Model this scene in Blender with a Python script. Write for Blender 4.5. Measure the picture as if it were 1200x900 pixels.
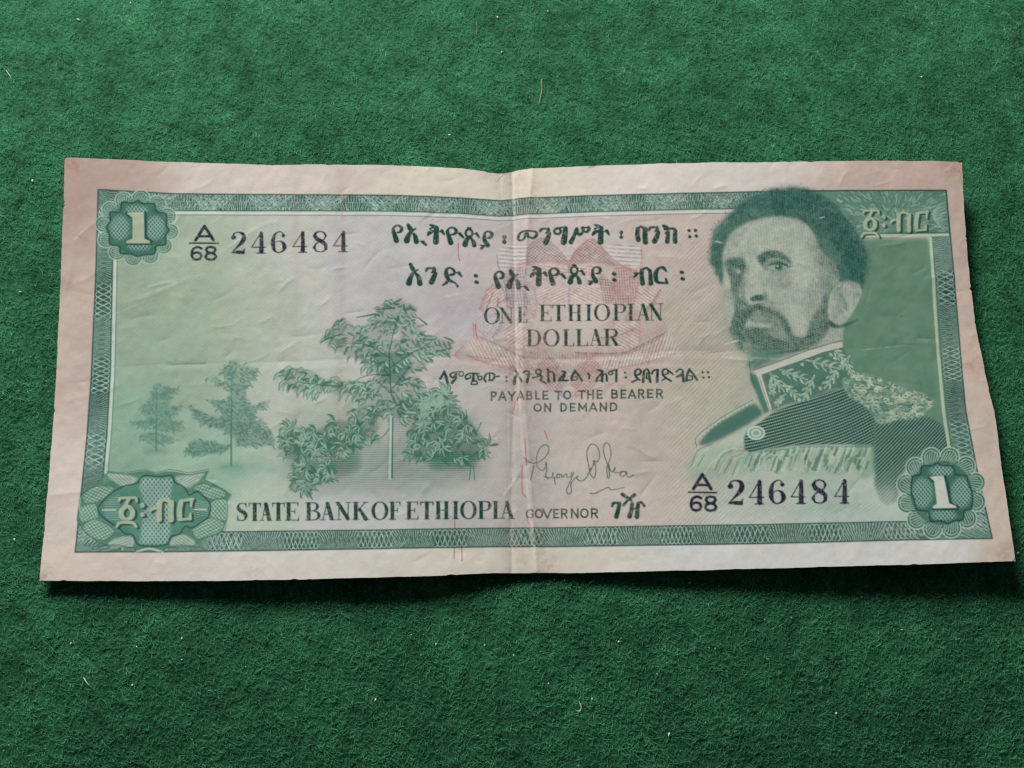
import bpy, math, random
import numpy as np

for o in list(bpy.data.objects):
    bpy.data.objects.remove(o)
scene = bpy.context.scene
COL = scene.collection
MM = 0.001                                   # everything below is thought in millimetres

# ------------------------------------------------------------------ camera
LIFT = 4.4                                   # height of the note's raised corners over the felt
CAM = np.array([-22.80142, -68.33892, 212.09963 + LIFT])
ROT = np.array([[0.99616287, 0.00876246, -0.08707901],
                [-0.03354105, 0.95722955, -0.28737882],
                [0.08083645, 0.28919684, 0.95385044]])      # columns: camera x, y, z axes
FOCAL = 1699.5                               # in pixels of a 1200 x 900 frame
cam_data = bpy.data.cameras.new("camera")
cam = bpy.data.objects.new("camera", cam_data)
COL.objects.link(cam)
from mathutils import Matrix, Vector
m4 = Matrix([list(ROT[i]) + [CAM[i] * MM] for i in range(3)] + [[0, 0, 0, 1]])
cam.matrix_world = m4
cam_data.sensor_width = 36
cam_data.lens = 36 * FOCAL / 1200
cam_data.clip_start = 0.005
cam_data.clip_end = 50
scene.camera = cam

# ------------------------------------------------------------------ light
world = bpy.data.worlds.new("World")
scene.world = world
world.use_nodes = True
bg = world.node_tree.nodes["Background"]
bg.inputs[0].default_value = (0.92, 0.96, 1.0, 1)
bg.inputs[1].default_value = 0.048

def area(name, loc, target, sx, sy, power, color):
    d = bpy.data.lights.new(name, 'AREA')
    d.shape = 'RECTANGLE'
    d.size = sx
    d.size_y = sy
    d.energy = power
    d.color = color
    o = bpy.data.objects.new(name, d)
    COL.objects.link(o)
    o.location = loc
    o.rotation_euler = (Vector(target) - Vector(loc)).to_track_quat('-Z', 'Y').to_euler()
    return o

area("window_light", (-0.16, 0.345, 0.285), (0.0, 0.0, 0.0), 0.24, 0.17, 3.2, (1.0, 0.985, 0.94))

scene.view_settings.view_transform = 'Standard'
scene.view_settings.look = 'None'
scene.view_settings.exposure = 0.0
scene.view_settings.gamma = 1.0
scene.render.engine = 'CYCLES'
scene.cycles.filter_width = 1.35

rng = np.random.default_rng(7)
random.seed(7)

# ------------------------------------------------------------------ shape of the folded note
def sstep(a, b, x):
    t = np.clip((x - a) / (b - a), 0, 1)
    return t * t * (3 - 2 * t)

NX = np.array([-74., -52., -22., -1.0, 2.5, 35., 58., 74.])
NY = np.array([-36., -18., 4.0, 20., 36.])
NZ = np.array([                               # rows follow NY, columns NX
    [1.5, 2.4, 3.5, 0.95, 1.0, 3.2, 4.3, 4.7],
    [1.6, 2.0, 2.3, 0.85, 0.9, 2.3, 2.9, 3.3],
    [2.0, 1.7, 1.3, 0.75, 0.75, 1.5, 1.8, 2.1],
    [3.1, 2.6, 1.9, 0.85, 0.9, 2.2, 2.8, 3.1],
    [4.5, 3.4, 2.6, 0.95, 1.2, 3.2, 4.0, 4.5]])

def pchip_w(nodes, x):
    i = np.clip(np.searchsorted(nodes, x) - 1, 0, len(nodes) - 2)
    t = np.clip((x - nodes[i]) / (nodes[i + 1] - nodes[i]), 0, 1)
    return i, t

HS = 4.0                                      # the table of heights is blurred, then read bilinearly
_tx = np.arange(-78, 78.01, 1 / HS)
_ty = np.arange(-40, 40.01, 1 / HS)
_gx, _gy = np.meshgrid(_tx, _ty)
_i, _t = pchip_w(NX, _gx)
_j, _s = pchip_w(NY, _gy)
HT = (NZ[_j, _i] * (1 - _t) + NZ[_j, _i + 1] * _t) * (1 - _s) + (NZ[_j + 1, _i] * (1 - _t) + NZ[_j + 1, _i + 1] * _t) * _s

def blur(a, sig):
    r = max(1, int(math.ceil(2.6 * sig)))
    k = np.exp(-0.5 * (np.arange(-r, r + 1) / sig) ** 2)
    k /= k.sum()
    p = np.pad(a, ((r, r), (0, 0)), mode='edge')
    b = sum(k[n] * p[n:n + a.shape[0]] for n in range(2 * r + 1))
    p = np.pad(b, ((0, 0), (r, r)), mode='edge')
    return sum(k[n] * p[:, n:n + a.shape[1]] for n in range(2 * r + 1))

_soft = blur(HT, 3.5 * HS)
_firm = blur(HT, 1.0 * HS)
_w = np.exp(-((_gx - 0.5) / 6.0) ** 2)
HT = _soft * (1 - _w) + _firm * _w

def bilin(tab, fx, fy):
    h, w = tab.shape[:2]
    fx = np.clip(fx, 0, w - 1.001)
    fy = np.clip(fy, 0, h - 1.001)
    ix = fx.astype(int)
    iy = fy.astype(int)
    ax = fx - ix
    ay = fy - iy
    if tab.ndim == 3:
        ax = ax[..., None]
        ay = ay[..., None]
    return (tab[iy, ix] * (1 - ax) + tab[iy, ix + 1] * ax) * (1 - ay) + (tab[iy + 1, ix] * (1 - ax) + tab[iy + 1, ix + 1] * ax) * ay

def height(x, y):
    return bilin(HT, (x + 78) * HS, (y + 40) * HS)

# ------------------------------------------------------------------ tracing: photograph pixels <-> millimetres on the note
def trace(p, flat=None):
    p = np.asarray(p, float)
    d = np.stack([(p[..., 0] - 600) / FOCAL, -(p[..., 1] - 450) / FOCAL, -np.ones(p.shape[:-1])], -1) @ ROT.T
    z = np.full(p.shape[:-1], 2.0)
    for _ in range(9):
        k = (z - CAM[2]) / d[..., 2]
        x = CAM[0] + k * d[..., 0]
        y = CAM[1] + k * d[..., 1]
        z = height(x, y) if flat is None else np.full_like(x, flat)
    return np.stack([x, y], -1)

def seen(x, y, z):
    q = (np.stack([x, y, z], -1) - CAM) @ ROT
    return 600 - FOCAL * q[..., 0] / q[..., 2], 450 + FOCAL * q[..., 1] / q[..., 2]

# ------------------------------------------------------------------ the printing plate: a sheet of ink values, 12.5 to the millimetre
S = 12.5
X0, Y0 = -75.0, 36.5
W, H = int(150 * S), int(73 * S)
_cx = X0 + (np.arange(W) + 0.5) / S
_cy = Y0 - (np.arange(H) + 0.5) / S
MX, MY = np.meshgrid(_cx, _cy)
PX, PY = seen(MX, MY, height(MX, MY))
K = 1.72                                      # plate cells per photograph pixel, for widths

def plate(p):
    q = trace(p)
    return np.stack([(q[..., 0] - X0) * S - 0.5, (Y0 - q[..., 1]) * S - 0.5], -1)

def lin(c):
    c = np.asarray(c, float) / 255
    return np.where(c <= 0.04045, c / 12.92, ((c + 0.055) / 1.055) ** 2.4)

GAIN = 1.0 / 0.80                             # what white paper shows in this light
def ink(r, g, b):
    c = lin((r, g, b))
    c = c + (c.mean() - c) * 0.02
    c = c * (0.64 + 0.36 * np.clip((c.mean() - 0.06) / 0.34, 0, 1))
    return np.clip(c * GAIN, 0, 0.92)

def noise(scale, octaves=1):                  # smooth value noise over the plate, about -1..1; scale in cells
    out = np.zeros((H, W))
    a = 1.0
    for _ in range(octaves):
        r = rng.standard_normal((int(H / scale) + 4, int(W / scale) + 4))
        fx, fy = np.meshgrid(np.arange(W) / scale + 0.7, np.arange(H) / scale + 0.7)
        fx = np.floor(fx) + sstep(0, 1, fx % 1)
        fy = np.floor(fy) + sstep(0, 1, fy % 1)
        out += a * bilin(r, fx, fy)
        scale = max(1.01, scale / 2)
        a *= 0.55
    return out

def smooth(pts, n=6, closed=False):           # Catmull-Rom through the points
    p = np.asarray(pts, float)
    if len(p) < 3:
        return p
    if closed:
        q = np.vstack([p[-1], p, p[0], p[1]])
    else:
        q = np.vstack([2 * p[0] - p[1], p, 2 * p[-1] - p[-2]])
    out = []
    for i in range(1, len(q) - 2):
        t = np.linspace(0, 1, n, endpoint=False)[:, None]
        a, b, c, d = q[i - 1], q[i], q[i + 1], q[i + 2]
        out.append(0.5 * (2 * b + (c - a) * t + (2 * a - 5 * b + 4 * c - d) * t ** 2 + (3 * b - a - 3 * c + d) * t ** 3))
    if not closed:
        out.append(q[-2][None])
    return np.vstack(out)

class Layer:
    """Coverage of one ink, 0..1 over the plate."""
    def __init__(self):
        self.a = np.zeros((H, W))
        self.box = [W, H, 0, 0]
    def touch(self, x0, y0, x1, y1):
        b = self.box
        self.box = [min(b[0], x0), min(b[1], y0), max(b[2], x1), max(b[3], y1)]
    def line(self, pts, w, val=1.0, curve=0, closed=False, soft=0.6):
        """A pen line through photograph points; w in photograph pixels, one value or one per point."""
        p = np.asarray(pts, float)
        w = np.atleast_1d(np.asarray(w, float))
        w = np.interp(np.linspace(0, 1, len(p)), np.linspace(0, 1, len(w)), w) if len(w) > 1 else np.full(len(p), w[0])
        if curve:
            pw = smooth(np.c_[p, w], curve, closed)
            p, w = pw[:, :2], np.maximum(pw[:, 2], 0.05)
        elif closed:
            p = np.vstack([p, p[0]])
            w = np.r_[w, w[0]]
        q = plate(p)
        r = w * K / 2
        for i in range(len(q) - 1):
            a, b = q[i], q[i + 1]
            m = max(r[i], r[i + 1]) + 1.5
            x0 = max(0, int(min(a[0], b[0]) - m)); x1 = min(W, int(max(a[0], b[0]) + m) + 2)
            y0 = max(0, int(min(a[1], b[1]) - m)); y1 = min(H, int(max(a[1], b[1]) + m) + 2)
            if x1 <= x0 or y1 <= y0:
                continue
            gx = np.arange(x0, x1)[None, :] - a[0]
            gy = np.arange(y0, y1)[:, None] - a[1]
            d = b - a
            L = d @ d
            t = np.clip((gx * d[0] + gy * d[1]) / L, 0, 1) if L > 1e-9 else np.zeros((y1 - y0, x1 - x0))
            dist = np.hypot(gx - t * d[0], gy - t * d[1])
            c = np.clip((r[i] + (r[i + 1] - r[i]) * t - dist) / (2 * soft) + 0.5, 0, 1)
            rr = np.minimum(1, (r[i] + (r[i + 1] - r[i]) * t) * 2 + 0.15)
            v = self.a[y0:y1, x0:x1]
            np.maximum(v, c * rr * val, out=v)
            self.touch(x0, y0, x1, y1)
    def fill(self, pts, val=1.0, soft=0.0, curve=0, mode='max'):
        """A filled outline of photograph points; soft = blur in photograph pixels."""
        p = np.asarray(pts, float)
        if curve:
            p = smooth(p, curve, True)
        q = plate(p)
        m = int(3 * soft * K) + 3
        x0 = max(0, int(q[:, 0].min()) - m); x1 = min(W, int(q[:, 0].max()) + m + 1)
        y0 = max(0, int(q[:, 1].min()) - m); y1 = min(H, int(q[:, 1].max()) + m + 1)
        if x1 <= x0 or y1 <= y0:
            return
        acc = np.zeros((y1 - y0, x1 - x0 + 2))
        a, b = q, np.roll(q, -1, 0)
        SUB = 3
        for r in range(int(max(y0, q[:, 1].min() - 1)), int(min(y1, q[:, 1].max() + 2))):
            for s in range(SUB):
                y = r - 0.5 + (s + 0.5) / SUB
                hit = (a[:, 1] <= y) != (b[:, 1] <= y)
                if not hit.any():
                    continue
                xs = np.sort(a[hit, 0] + (y - a[hit, 1]) / (b[hit, 1] - a[hit, 1]) * (b[hit, 0] - a[hit, 0])) + 0.5 - x0
                xs = np.clip(xs, 0, x1 - x0)
                for u, v in zip(xs[::2], xs[1::2]):
                    for e, sg in ((u, 1), (v, -1)):
                        f = int(e)
                        acc[r - y0, f] += sg * (1 - (e - f)) / SUB
                        acc[r - y0, f + 1] += sg * (e - f) / SUB
        c = np.clip(np.cumsum(acc, 1)[:, :x1 - x0], 0, 1)
        if soft:
            c = blur(c, soft * K)
        v = self.a[y0:y1, x0:x1]
        if mode == 'max':
            np.maximum(v, c * val, out=v)
        elif mode == 'set':
            v[...] = v * (1 - c) + val * c
        elif mode == 'add':
            v += c * val
        elif mode == 'mul':
            v *= 1 - c * (1 - val)
        self.touch(x0, y0, x1, y1)
        return self

ALB = np.zeros((H, W, 3))                     # the finished colour of the sheet
LAB = np.zeros((H, W), np.int16)              # which printed part each cell belongs to
PARTS = []                                    # (name, parent index or None, label)

def part(name, parent=None, label=None):
    PARTS.append((name, parent, label))
    return len(PARTS) - 1

def lay(layer, color, op=1.0, part_id=None, thr=0.3, tex=None):
    x0, y0, x1, y1 = layer.box
    if x1 <= x0:
        return
    sl = (slice(y0, y1), slice(x0, x1))
    c = np.clip(layer.a[sl] * op, 0, 1)
    if tex is not None:
        c = np.clip(c * tex[sl], 0, 1)
    ALB[sl] = ALB[sl] * (1 - c[..., None]) + np.asarray(color) * c[..., None]
    if part_id is not None:
        LAB[sl][layer.a[sl] > thr] = part_id

def own(layer, part_id, thr=0.5):
    x0, y0, x1, y1 = layer.box
    sl = (slice(y0, y1), slice(x0, x1))
    LAB[sl][layer.a[sl] > thr] = part_id

def zoomed(x, y, k):                          # points read off an enlarged crop of the photograph
    return lambda pts: [(x + px * k, y + py * k) for px, py in pts]

TEAL = ink(60, 108, 100)
TEAL_D = ink(40, 86, 80)
GREEN = ink(58, 116, 104)
TEXT = ink(32, 76, 68)
NAVY = ink(44, 42, 66)
LIGHT = ink(172, 186, 172)

paper = part('paper')

# ------------------------------------------------------------------ paper colour and the pale rainbow ground
def field(samples, sigma):
    num = np.zeros((H // 6 + 1, W // 6 + 1, 3))
    den = np.zeros(num.shape[:2]) + 1e-9
    qx, qy = PX[::6, ::6], PY[::6, ::6]
    for x, y, c in samples:
        w = 1 / (((qx - x) ** 2 + (qy - y) ** 2) / sigma ** 2 + 0.15) ** 2
        num[:w.shape[0], :w.shape[1]] += w[..., None] * ink(*c)
        den[:w.shape[0], :w.shape[1]] += w
    f = num / den[..., None]
    fx, fy = np.meshgrid(np.arange(W) / 6, np.arange(H) / 6)
    return bilin(f, fx, fy)

margin = field([(90, 205, (168, 148, 140)), (300, 210, (186, 177, 170)), (585, 215, (196, 189, 176)), (800, 208, (196, 190, 186)),
                (1115, 205, (184, 164, 154)), (82, 400, (180, 163, 155)), (1130, 400, (190, 173, 162)), (70, 600, (194, 183, 176)),
                (60, 665, (196, 185, 176)), (320, 660, (196, 193, 188)), (600, 655, (198, 193, 182)), (900, 650, (198, 199, 198)),
                (1180, 640, (192, 179, 166)), (1100, 645, (198, 199, 198)), (1165, 560, (190, 177, 166))], 70)
inner = field([(150, 340, (152, 170, 151)), (220, 350, (156, 175, 154)), (180, 420, (148, 170, 151)), (140, 500, (138, 172, 153)),
               (250, 560, (148, 178, 159)), (300, 330, (172, 180, 167)), (350, 300, (182, 184, 179)), (430, 330, (181, 179, 182)),
               (430, 280, (183, 183, 184)), (540, 350, (180, 174, 180)), (560, 290, (186, 178, 180)), (600, 330, (192, 184, 182)),
               (680, 290, (192, 181, 179)), (680, 350, (194, 183, 178)), (740, 340, (190, 177, 170)), (790, 300, (188, 175, 170)),
               (800, 360, (180, 171, 160)), (830, 400, (174, 170, 157)), (760, 430, (186, 173, 165)), (640, 480, (182, 176, 174)),
               (700, 500, (190, 178, 172)), (780, 520, (186, 177, 166)), (600, 560, (184, 180, 179)), (500, 600, (180, 182, 180)),
               (400, 600, (182, 184, 183)), (300, 600, (174, 187, 174)), (720, 600, (194, 185, 180)), (900, 605, (186, 190, 183)),
               (960, 612, (180, 192, 185)), (370, 480, (174, 182, 173)), (1060, 610, (176, 192, 183)), (500, 440, (180, 176, 174)),
               (150, 270, (150, 168, 149)), (240, 330, (160, 176, 157)), (820, 470, (176, 174, 159)), (800, 500, (180, 176, 163))], 45)

frame_out = [(115, 222), (200, 227), (320, 228), (470, 229), (540, 232), (585, 235), (610, 232.5), (700, 229), (800, 226.5), (900, 224.5), (1000, 223.5),
             (1109, 223), (1119, 330), (1124, 395), (1132, 483), (1147, 560), (1163, 631), (1030, 633.5), (900, 637), (760, 639), (600, 640.5),
             (450, 643), (320, 645), (200, 646.5), (88, 647), (94, 590), (102, 510), (107, 440), (109, 395), (113, 300)]
frame_in = [(132, 246), (200, 246.5), (320, 247), (470, 247.5), (540, 250), (585, 253.5), (610, 251.5), (700, 248), (800, 245.5), (900, 243.5), (1000, 243),
            (1088, 243), (1097, 330), (1101, 395), (1109, 483), (1121, 560), (1133, 611), (1030, 611.5), (900, 614.5), (760, 616.5), (600, 618.5),
            (450, 621), (320, 622.5), (200, 624), (113, 625), (118, 590), (125, 510), (129, 440), (130, 395), (132, 300)]
ground = Layer()
ground.fill(frame_out)
ALB[...] = margin
g = ground.a[..., None]
ALB[...] = margin * (1 - g) + inner * g * 0.90
# hair-fine diagonal rulings of the ground tint
rule = np.sin((PX * 0.86 + PY * 0.5) * 2 * math.pi / 3.3)
rule2 = np.sin((PX * 0.62 - PY * 0.78) * 2 * math.pi / 3.6)
rz = sstep(720, 800, PX) * (1 - sstep(840, 900, PX)) * ground.a
ALB *= 1 + (0.05 * rule * rz)[..., None] * np.array([1.0, 0.5, 0.7])
ALB *= 1 + (0.13 * np.sin((PX * 0.707 + PY * 0.707) * 2 * math.pi / 3.9) * sstep(745, 815, PX) * (1 - sstep(850, 880, PX)) * ground.a * sstep(235, 300, PY))[..., None] * np.array([1, 0.55, 0.75])
ALB *= 1 + (0.03 * rule2 * ground.a * (1 - rz))[..., None]

# ------------------------------------------------------------------ multicoloured guilloche in the middle
WEAR6 = np.clip(1 + .25 * noise(6, 2), 0, 1.4)
WEAR5 = np.clip(1 + .3 * noise(5, 2), 0, 1.4)
guil = part('guilloche_rosette', None, 'pink and lilac guilloche rosette behind the lettering')
Z = zoomed(530, 270, 0.225)
ROSE, PLUM, LILAC, CREAM = ink(174, 126, 122), ink(142, 108, 112), ink(138, 128, 154), ink(208, 205, 196)
cells = [  # outline, fill colour, fill strength, rulings (angle, period, colour)
    ([(235, 130), (260, 80), (330, 70), (395, 90), (390, 180), (300, 200), (235, 190)], CREAM, .6, [(3, 4.6, LILAC)]),
    ([(390, 175), (400, 90), (470, 40), (540, 90), (605, 185), (500, 160)], ROSE, .10, [(35, 2.9, LILAC), (-42, 2.9, PLUM)]),
    ([(605, 185), (640, 110), (730, 45), (800, 110), (850, 190), (730, 160)], ROSE, .14, [(35, 2.9, PLUM), (-42, 2.9, PLUM)]),
    ([(800, 80), (900, 70), (985, 90), (985, 170), (930, 205), (850, 170)], CREAM, .6, [(4, 4.6, LILAC)]),
    ([(450, 180), (605, 190), (770, 180), (780, 240), (605, 230), (440, 245)], CREAM, .4, [(8, 3.6, ROSE)]),
    ([(290, 210), (385, 200), (375, 300), (405, 385), (300, 385), (270, 290)], ROSE, .08, [(82, 3.2, LILAC), (0, 4.0, LILAC)]),
    ([(845, 195), (960, 200), (965, 290), (940, 390), (845, 385), (830, 280)], ROSE, .12, [(86, 3.0, PLUM), (-2, 3.6, ROSE)]),
    ([(770, 240), (850, 290), (830, 380), (780, 360)], ROSE, .1, [(80, 3, PLUM), (5, 3, PLUM)]),
    ([(150, 380), (180, 310), (250, 285), (285, 380), (240, 400)], CREAM, .35, [(-38, 3.4, ROSE)]),
    ([(965, 280), (1040, 275), (1095, 330), (1040, 385), (945, 390)], CREAM, .35, [(36, 3.4, ROSE)]),
    ([(455, 300), (600, 300), (590, 370), (450, 370)], CREAM, .35, [(-25, 3.2, ROSE)]),
    ([(620, 300), (770, 300), (770, 370), (620, 370)], CREAM, .35, [(25, 3.2, ROSE)]),
    ([(80, 610), (130, 550), (250, 600), (390, 670), (430, 720), (300, 712), (180, 690)], CREAM, .5, [(62, 3.6, ROSE)]),
    ([(770, 670), (900, 630), (1110, 530), (1165, 635), (1000, 690), (830, 725)], CREAM, .5, [(-72, 3.6, PLUM)]),
    ([(270, 500), (380, 500), (400, 610), (280, 590)], CREAM, .6, [(-35, 3.6, ROSE)]),
    ([(840, 500), (970, 480), (975, 590), (840, 620)], CREAM, .5, [(30, 3.6, ROSE)]),
    ([(400, 620), (600, 640), (820, 620), (760, 660), (600, 690), (450, 670)], CREAM, .3, [(85, 3.2, ROSE)]),
    ([(430, 720), (520, 660), (600, 800), (500, 830)], ROSE, .06, [(50, 3.2, PLUM), (-40, 3.2, ROSE)]),
    ([(780, 720), (690, 660), (610, 800), (720, 830)], ROSE, .08, [(-50, 3.2, PLUM), (40, 3.2, ROSE)]),
    ([(975, 485), (1080, 490), (1110, 530), (975, 590)], ROSE, .38, []),
    ([(760, 480), (840, 480), (840, 560), (760, 560)], ROSE, .28, []),
]
for outline, fc, fs, rules in cells:
    m = Layer()
    m.fill(Z(outline), 1, soft=1.0, curve=3)
    lay(m, fc, fs * (0.8 if fc is CREAM else 0.30))
    own(m, guil)
    for ang, per, rc in rules:
        a = math.radians(ang)
        t = 0.5 + 0.5 * np.sin((-PX * math.sin(a) + PY * math.cos(a)) * 2 * math.pi / per + 0.25 * np.sin(PX * 0.11))
        lay(m, rc, 0.60, tex=t ** 1.8 * WEAR6)
for pts, c, w in [
        ([(390, 180), (395, 90), (470, 40), (545, 90), (605, 190), (605, 420)], LILAC, 1.3), ([(605, 190), (650, 100), (730, 45), (800, 115), (870, 175), (930, 205)], ROSE, 2.0),
        ([(300, 200), (400, 168), (605, 160), (760, 165), (860, 180), (940, 205)], ROSE, 1.2), ([(985, 85), (985, 170), (965, 290), (940, 385), (900, 470)], ROSE, 1.4),
        ([(235, 130), (240, 190), (275, 290), (290, 385)], LILAC, 1.3), ([(150, 380), (185, 305), (250, 285)], ROSE, 1.2), ([(250, 270), (275, 340), (285, 390)], LILAC, 1.5),
        ([(1085, 310), (1040, 380), (1000, 420)], PLUM, 1.6), ([(130, 550), (250, 600), (385, 670)], LILAC, 1.6), ([(80, 650), (180, 690), (300, 712), (430, 720)], ROSE, 1.6),
        ([(640, 635), (720, 640), (880, 640), (960, 610), (1115, 530)], PLUM, 1.8), ([(1165, 640), (1000, 690), (830, 725), (690, 740)], ROSE, 1.5),
        ([(750, 640), (690, 700), (660, 760), (640, 860)], ROSE, 1.3), ([(480, 630), (530, 690), (560, 790)], LILAC, 1.1), ([(60, 600), (20, 660), (200, 685)], ROSE, 1.1),
        ([(770, 560), (860, 550), (960, 510)], PLUM, 1.1), ([(840, 480), (840, 560)], ROSE, 1.2), ([(975, 485), (975, 590)], ROSE, 1.4), ([(770, 180), (775, 290), (850, 300)], ROSE, 1.2),
        ([(200, 400), (250, 480), (210, 560)], LILAC, 1.2), ([(140, 410), (190, 310)], ROSE, 1.6), ([(110, 480), (115, 560)], ROSE, 1.0), ([(130, 480), (105, 520)], ROSE, 1.2),
        ([(240, 350), (235, 400)], PLUM, 1.2), ([(500, 830), (640, 860), (740, 830), (860, 790)], ROSE, 1.0), ([(420, 290), (440, 380)], LILAC, 1.1), ([(1100, 380), (1030, 380)], PLUM, 1.0)]:
    l = Layer()
    l.line(Z(pts), w * .8, curve=5)
    for off in (5, 10, 15, -6):               # the outlines run in families of fine parallel threads
        l.line(Z([(x + off * .55, y + off * .8) for x, y in pts]), w * .42, .6, curve=5)
    lay(l, c, 0.72, guil, 0.4, tex=WEAR5)
for rx_, ry_, lob, amp_, cols_ in ((112, 88, 5, .17, (ROSE, PLUM)), (78, 60, 6, .22, (LILAC, ROSE))):
    for ci, c_ in enumerate(cols_):           # rounded petals of fine line-work over the whole rosette
        l = Layer()
        for k in range(6):
            ph_ = (k + ci * .5) * 2 * math.pi / 6
            th_ = np.linspace(0, 2 * math.pi, 150)
            r_ = .80 + amp_ * np.cos(lob * th_ + ph_) + .05 * np.cos(3 * lob * th_ - ph_)
            l.line(np.stack([668 + rx_ * r_ * np.cos(th_), 380 + ry_ * r_ * np.sin(th_)], -1), .7, .8)
        lay(l, c_, .40, tex=WEAR5)
l = Layer()                                   # the red planchette threads of the paper
for pts in ([(537, 285), (537.5, 300), (539, 306)], [(533, 610), (533, 630), (532, 655)], [(541, 640), (541.5, 657)], [(615, 515), (617, 545)], [(612, 545), (612, 575), (617, 583)],
            [(570, 362), (578, 343)], [(604, 470), (602, 480)], [(638, 505), (642, 515)], [(617, 606), (623, 622)], [(557, 380), (559, 398)]):
    l.line(pts, 1.15, curve=4)
lay(l, ink(186, 88, 98), 0.9)

# ------------------------------------------------------------------ engraved trees
def leaf(layer, x, y, ang, ln, w, bend=0.25, val=1.0):
    dx, dy = math.cos(ang), math.sin(ang)
    layer.line([(x, y), (x + dx * ln * .5 - dy * ln * bend * .5, y + dy * ln * .5 + dx * ln * bend * .5), (x + dx * ln, y + dy * ln + abs(dx) * ln * bend)], [w * .5, w, w * .15], val, curve=3)

def inside(poly, x, y):
    c = False
    n = len(poly)
    for i in range(n):
        (x0, y0), (x1, y1) = poly[i], poly[(i + 1) % n]
        if (y0 > y) != (y1 > y) and x < (x1 - x0) * (y - y0) / (y1 - y0) + x0:
            c = not c
    return c

def leaves(dark, pale, poly, n, ln, w, cx, droop=0.5, pale_share=0.45):
    xs = [p[0] for p in poly]
    ys = [p[1] for p in poly]
    k = 0
    while k < n:
        x, y = random.uniform(min(xs), max(xs)), random.uniform(min(ys), max(ys))
        if not inside(poly, x, y):
            continue
        k += 1
        side = 1 if x > cx + random.uniform(-14, 14) else -1
        a = math.atan2(droop + random.uniform(-1.0, 1.0), side * random.uniform(.5, 1.0))
        L = ln * random.uniform(.55, 1.35)
        if random.random() < pale_share:
            leaf(dark, x, y + .3, a, L * 1.08, w * 1.7, .3, .85)
            leaf(pale, x, y, a, L, w * .95, .3, .9)
        else:
            leaf(dark, x, y, a, L, w, random.uniform(0, .5), random.uniform(.45, 1))

def cluster(dark, pale, cx, cy, r, n, w):     # leaves standing out round one shoot, pale with dark outlines
    a0 = random.uniform(-.5, 3.6)
    for k in range(n):
        a = a0 + k * 3.3 / n + random.uniform(-.35, .35)
        L = r * random.uniform(.7, 1.15)
        x, y = cx + .22 * r * math.cos(a), cy + .22 * r * math.sin(a)
        leaf(dark, x, y, a, L * 1.12, w * 2.1, .18, .9)
        if random.random() < .6:
            leaf(pale, x - .25, y - .35, a, L * .95, w, .18, random.uniform(.6, 1))
            leaf(dark, x, y, a, L * .7, .45, .18, .5)

PALE = ink(148, 174, 160)
LEAFINK = ink(48, 116, 99)
lawn = Layer()
lawn.fill([(330, 520), (360, 505), (440, 510), (500, 505), (560, 515), (572, 545), (560, 565), (480, 575), (380, 578), (335, 565)], .55, soft=9)
lawn.fill([(372, 535), (400, 515), (424, 520), (432, 552), (400, 566), (376, 560)], 1, soft=8)
lawn.fill([(496, 528), (564, 526), (560, 552), (500, 555)], 1, soft=5)
lawn.fill([(445, 480), (505, 470), (560, 490), (565, 530), (460, 530)], .45, soft=7)
lawn.fill([(335, 490), (420, 470), (460, 470), (460, 530), (330, 530)], .35, soft=12)
tr0 = part('engraved_lawn')
hat = 0.82 + 0.24 * np.sin(PY * 2 * math.pi / 2.7 + 0.5 * np.sin(PX * .2))
lay(lawn, LEAFINK, 1.0, tr0, 0.22, tex=hat)

main_tree = part('engraved_tree', None, 'largest engraved tree with tiered spreading branches')
d, p = Layer(), Layer()
crown = [
    ([(440, 360), (470, 352), (490, 360), (480, 385), (445, 385)], 26), ([(378, 395), (400, 372), (420, 385), (450, 365), (470, 380), (440, 420), (410, 418), (385, 408)], 60),
    ([(465, 370), (490, 378), (500, 395), (530, 400), (525, 412), (500, 420), (470, 410)], 44), ([(415, 405), (440, 395), (500, 400), (505, 425), (480, 440), (440, 440), (425, 428)], 75),
    ([(325, 440), (340, 430), (365, 434), (385, 448), (378, 462), (340, 455)], 40), ([(370, 445), (440, 448), (438, 460), (395, 465)], 40),
    ([(415, 455), (440, 440), (490, 440), (505, 470), (480, 490), (440, 490), (420, 475)], 75), ([(410, 480), (440, 478), (445, 520), (425, 515), (415, 500)], 22),
    ([(460, 470), (490, 470), (500, 480), (470, 495)], 18)]
base = Layer()
base.fill([(436, 412), (478, 410), (486, 430), (470, 450), (450, 450), (440, 435)], .9, soft=3)
base.fill([(378, 448), (440, 450), (432, 462), (395, 463)], .7, soft=3)
base.fill([(440, 445), (492, 450), (490, 480), (470, 492), (450, 480)], .5, soft=4)
for poly, n in crown:
    base.fill(poly, .42, soft=1.3)
    leaves(d, p, poly, int(n * 1.6), 8.5, 2.9, 458, .45, .20)
lay(base, LEAFINK, .85, main_tree, .2)
for pts in ([(375, 402), (386, 396), (396, 399)], [(397, 388), (400, 375), (406, 374)], [(520, 395), (528, 398), (533, 402)], [(322, 441), (332, 434), (342, 432)], [(452, 352), (466, 357)],
            [(490, 372), (500, 380)], [(384, 396), (400, 392)], [(505, 415), (528, 408)], [(440, 363), (462, 361)], [(418, 372), (440, 368)]):
    d.line(pts, [1, 2.4, .6][:len(pts)], curve=3)
lay(d, LEAFINK, .92, main_tree)
lay(p, PALE, .9, main_tree)
t = Layer()
for pts, w in (([(456, 405), (457, 440), (458, 460)], [1, 1.5, 2]), ([(440, 445), (455, 458)], [1.2, 1.6]), ([(480, 430), (460, 455)], [1.2, 1.6]), ([(440, 420), (456, 440)], [1, 1.4])):
    t.line(pts, w)
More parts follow.
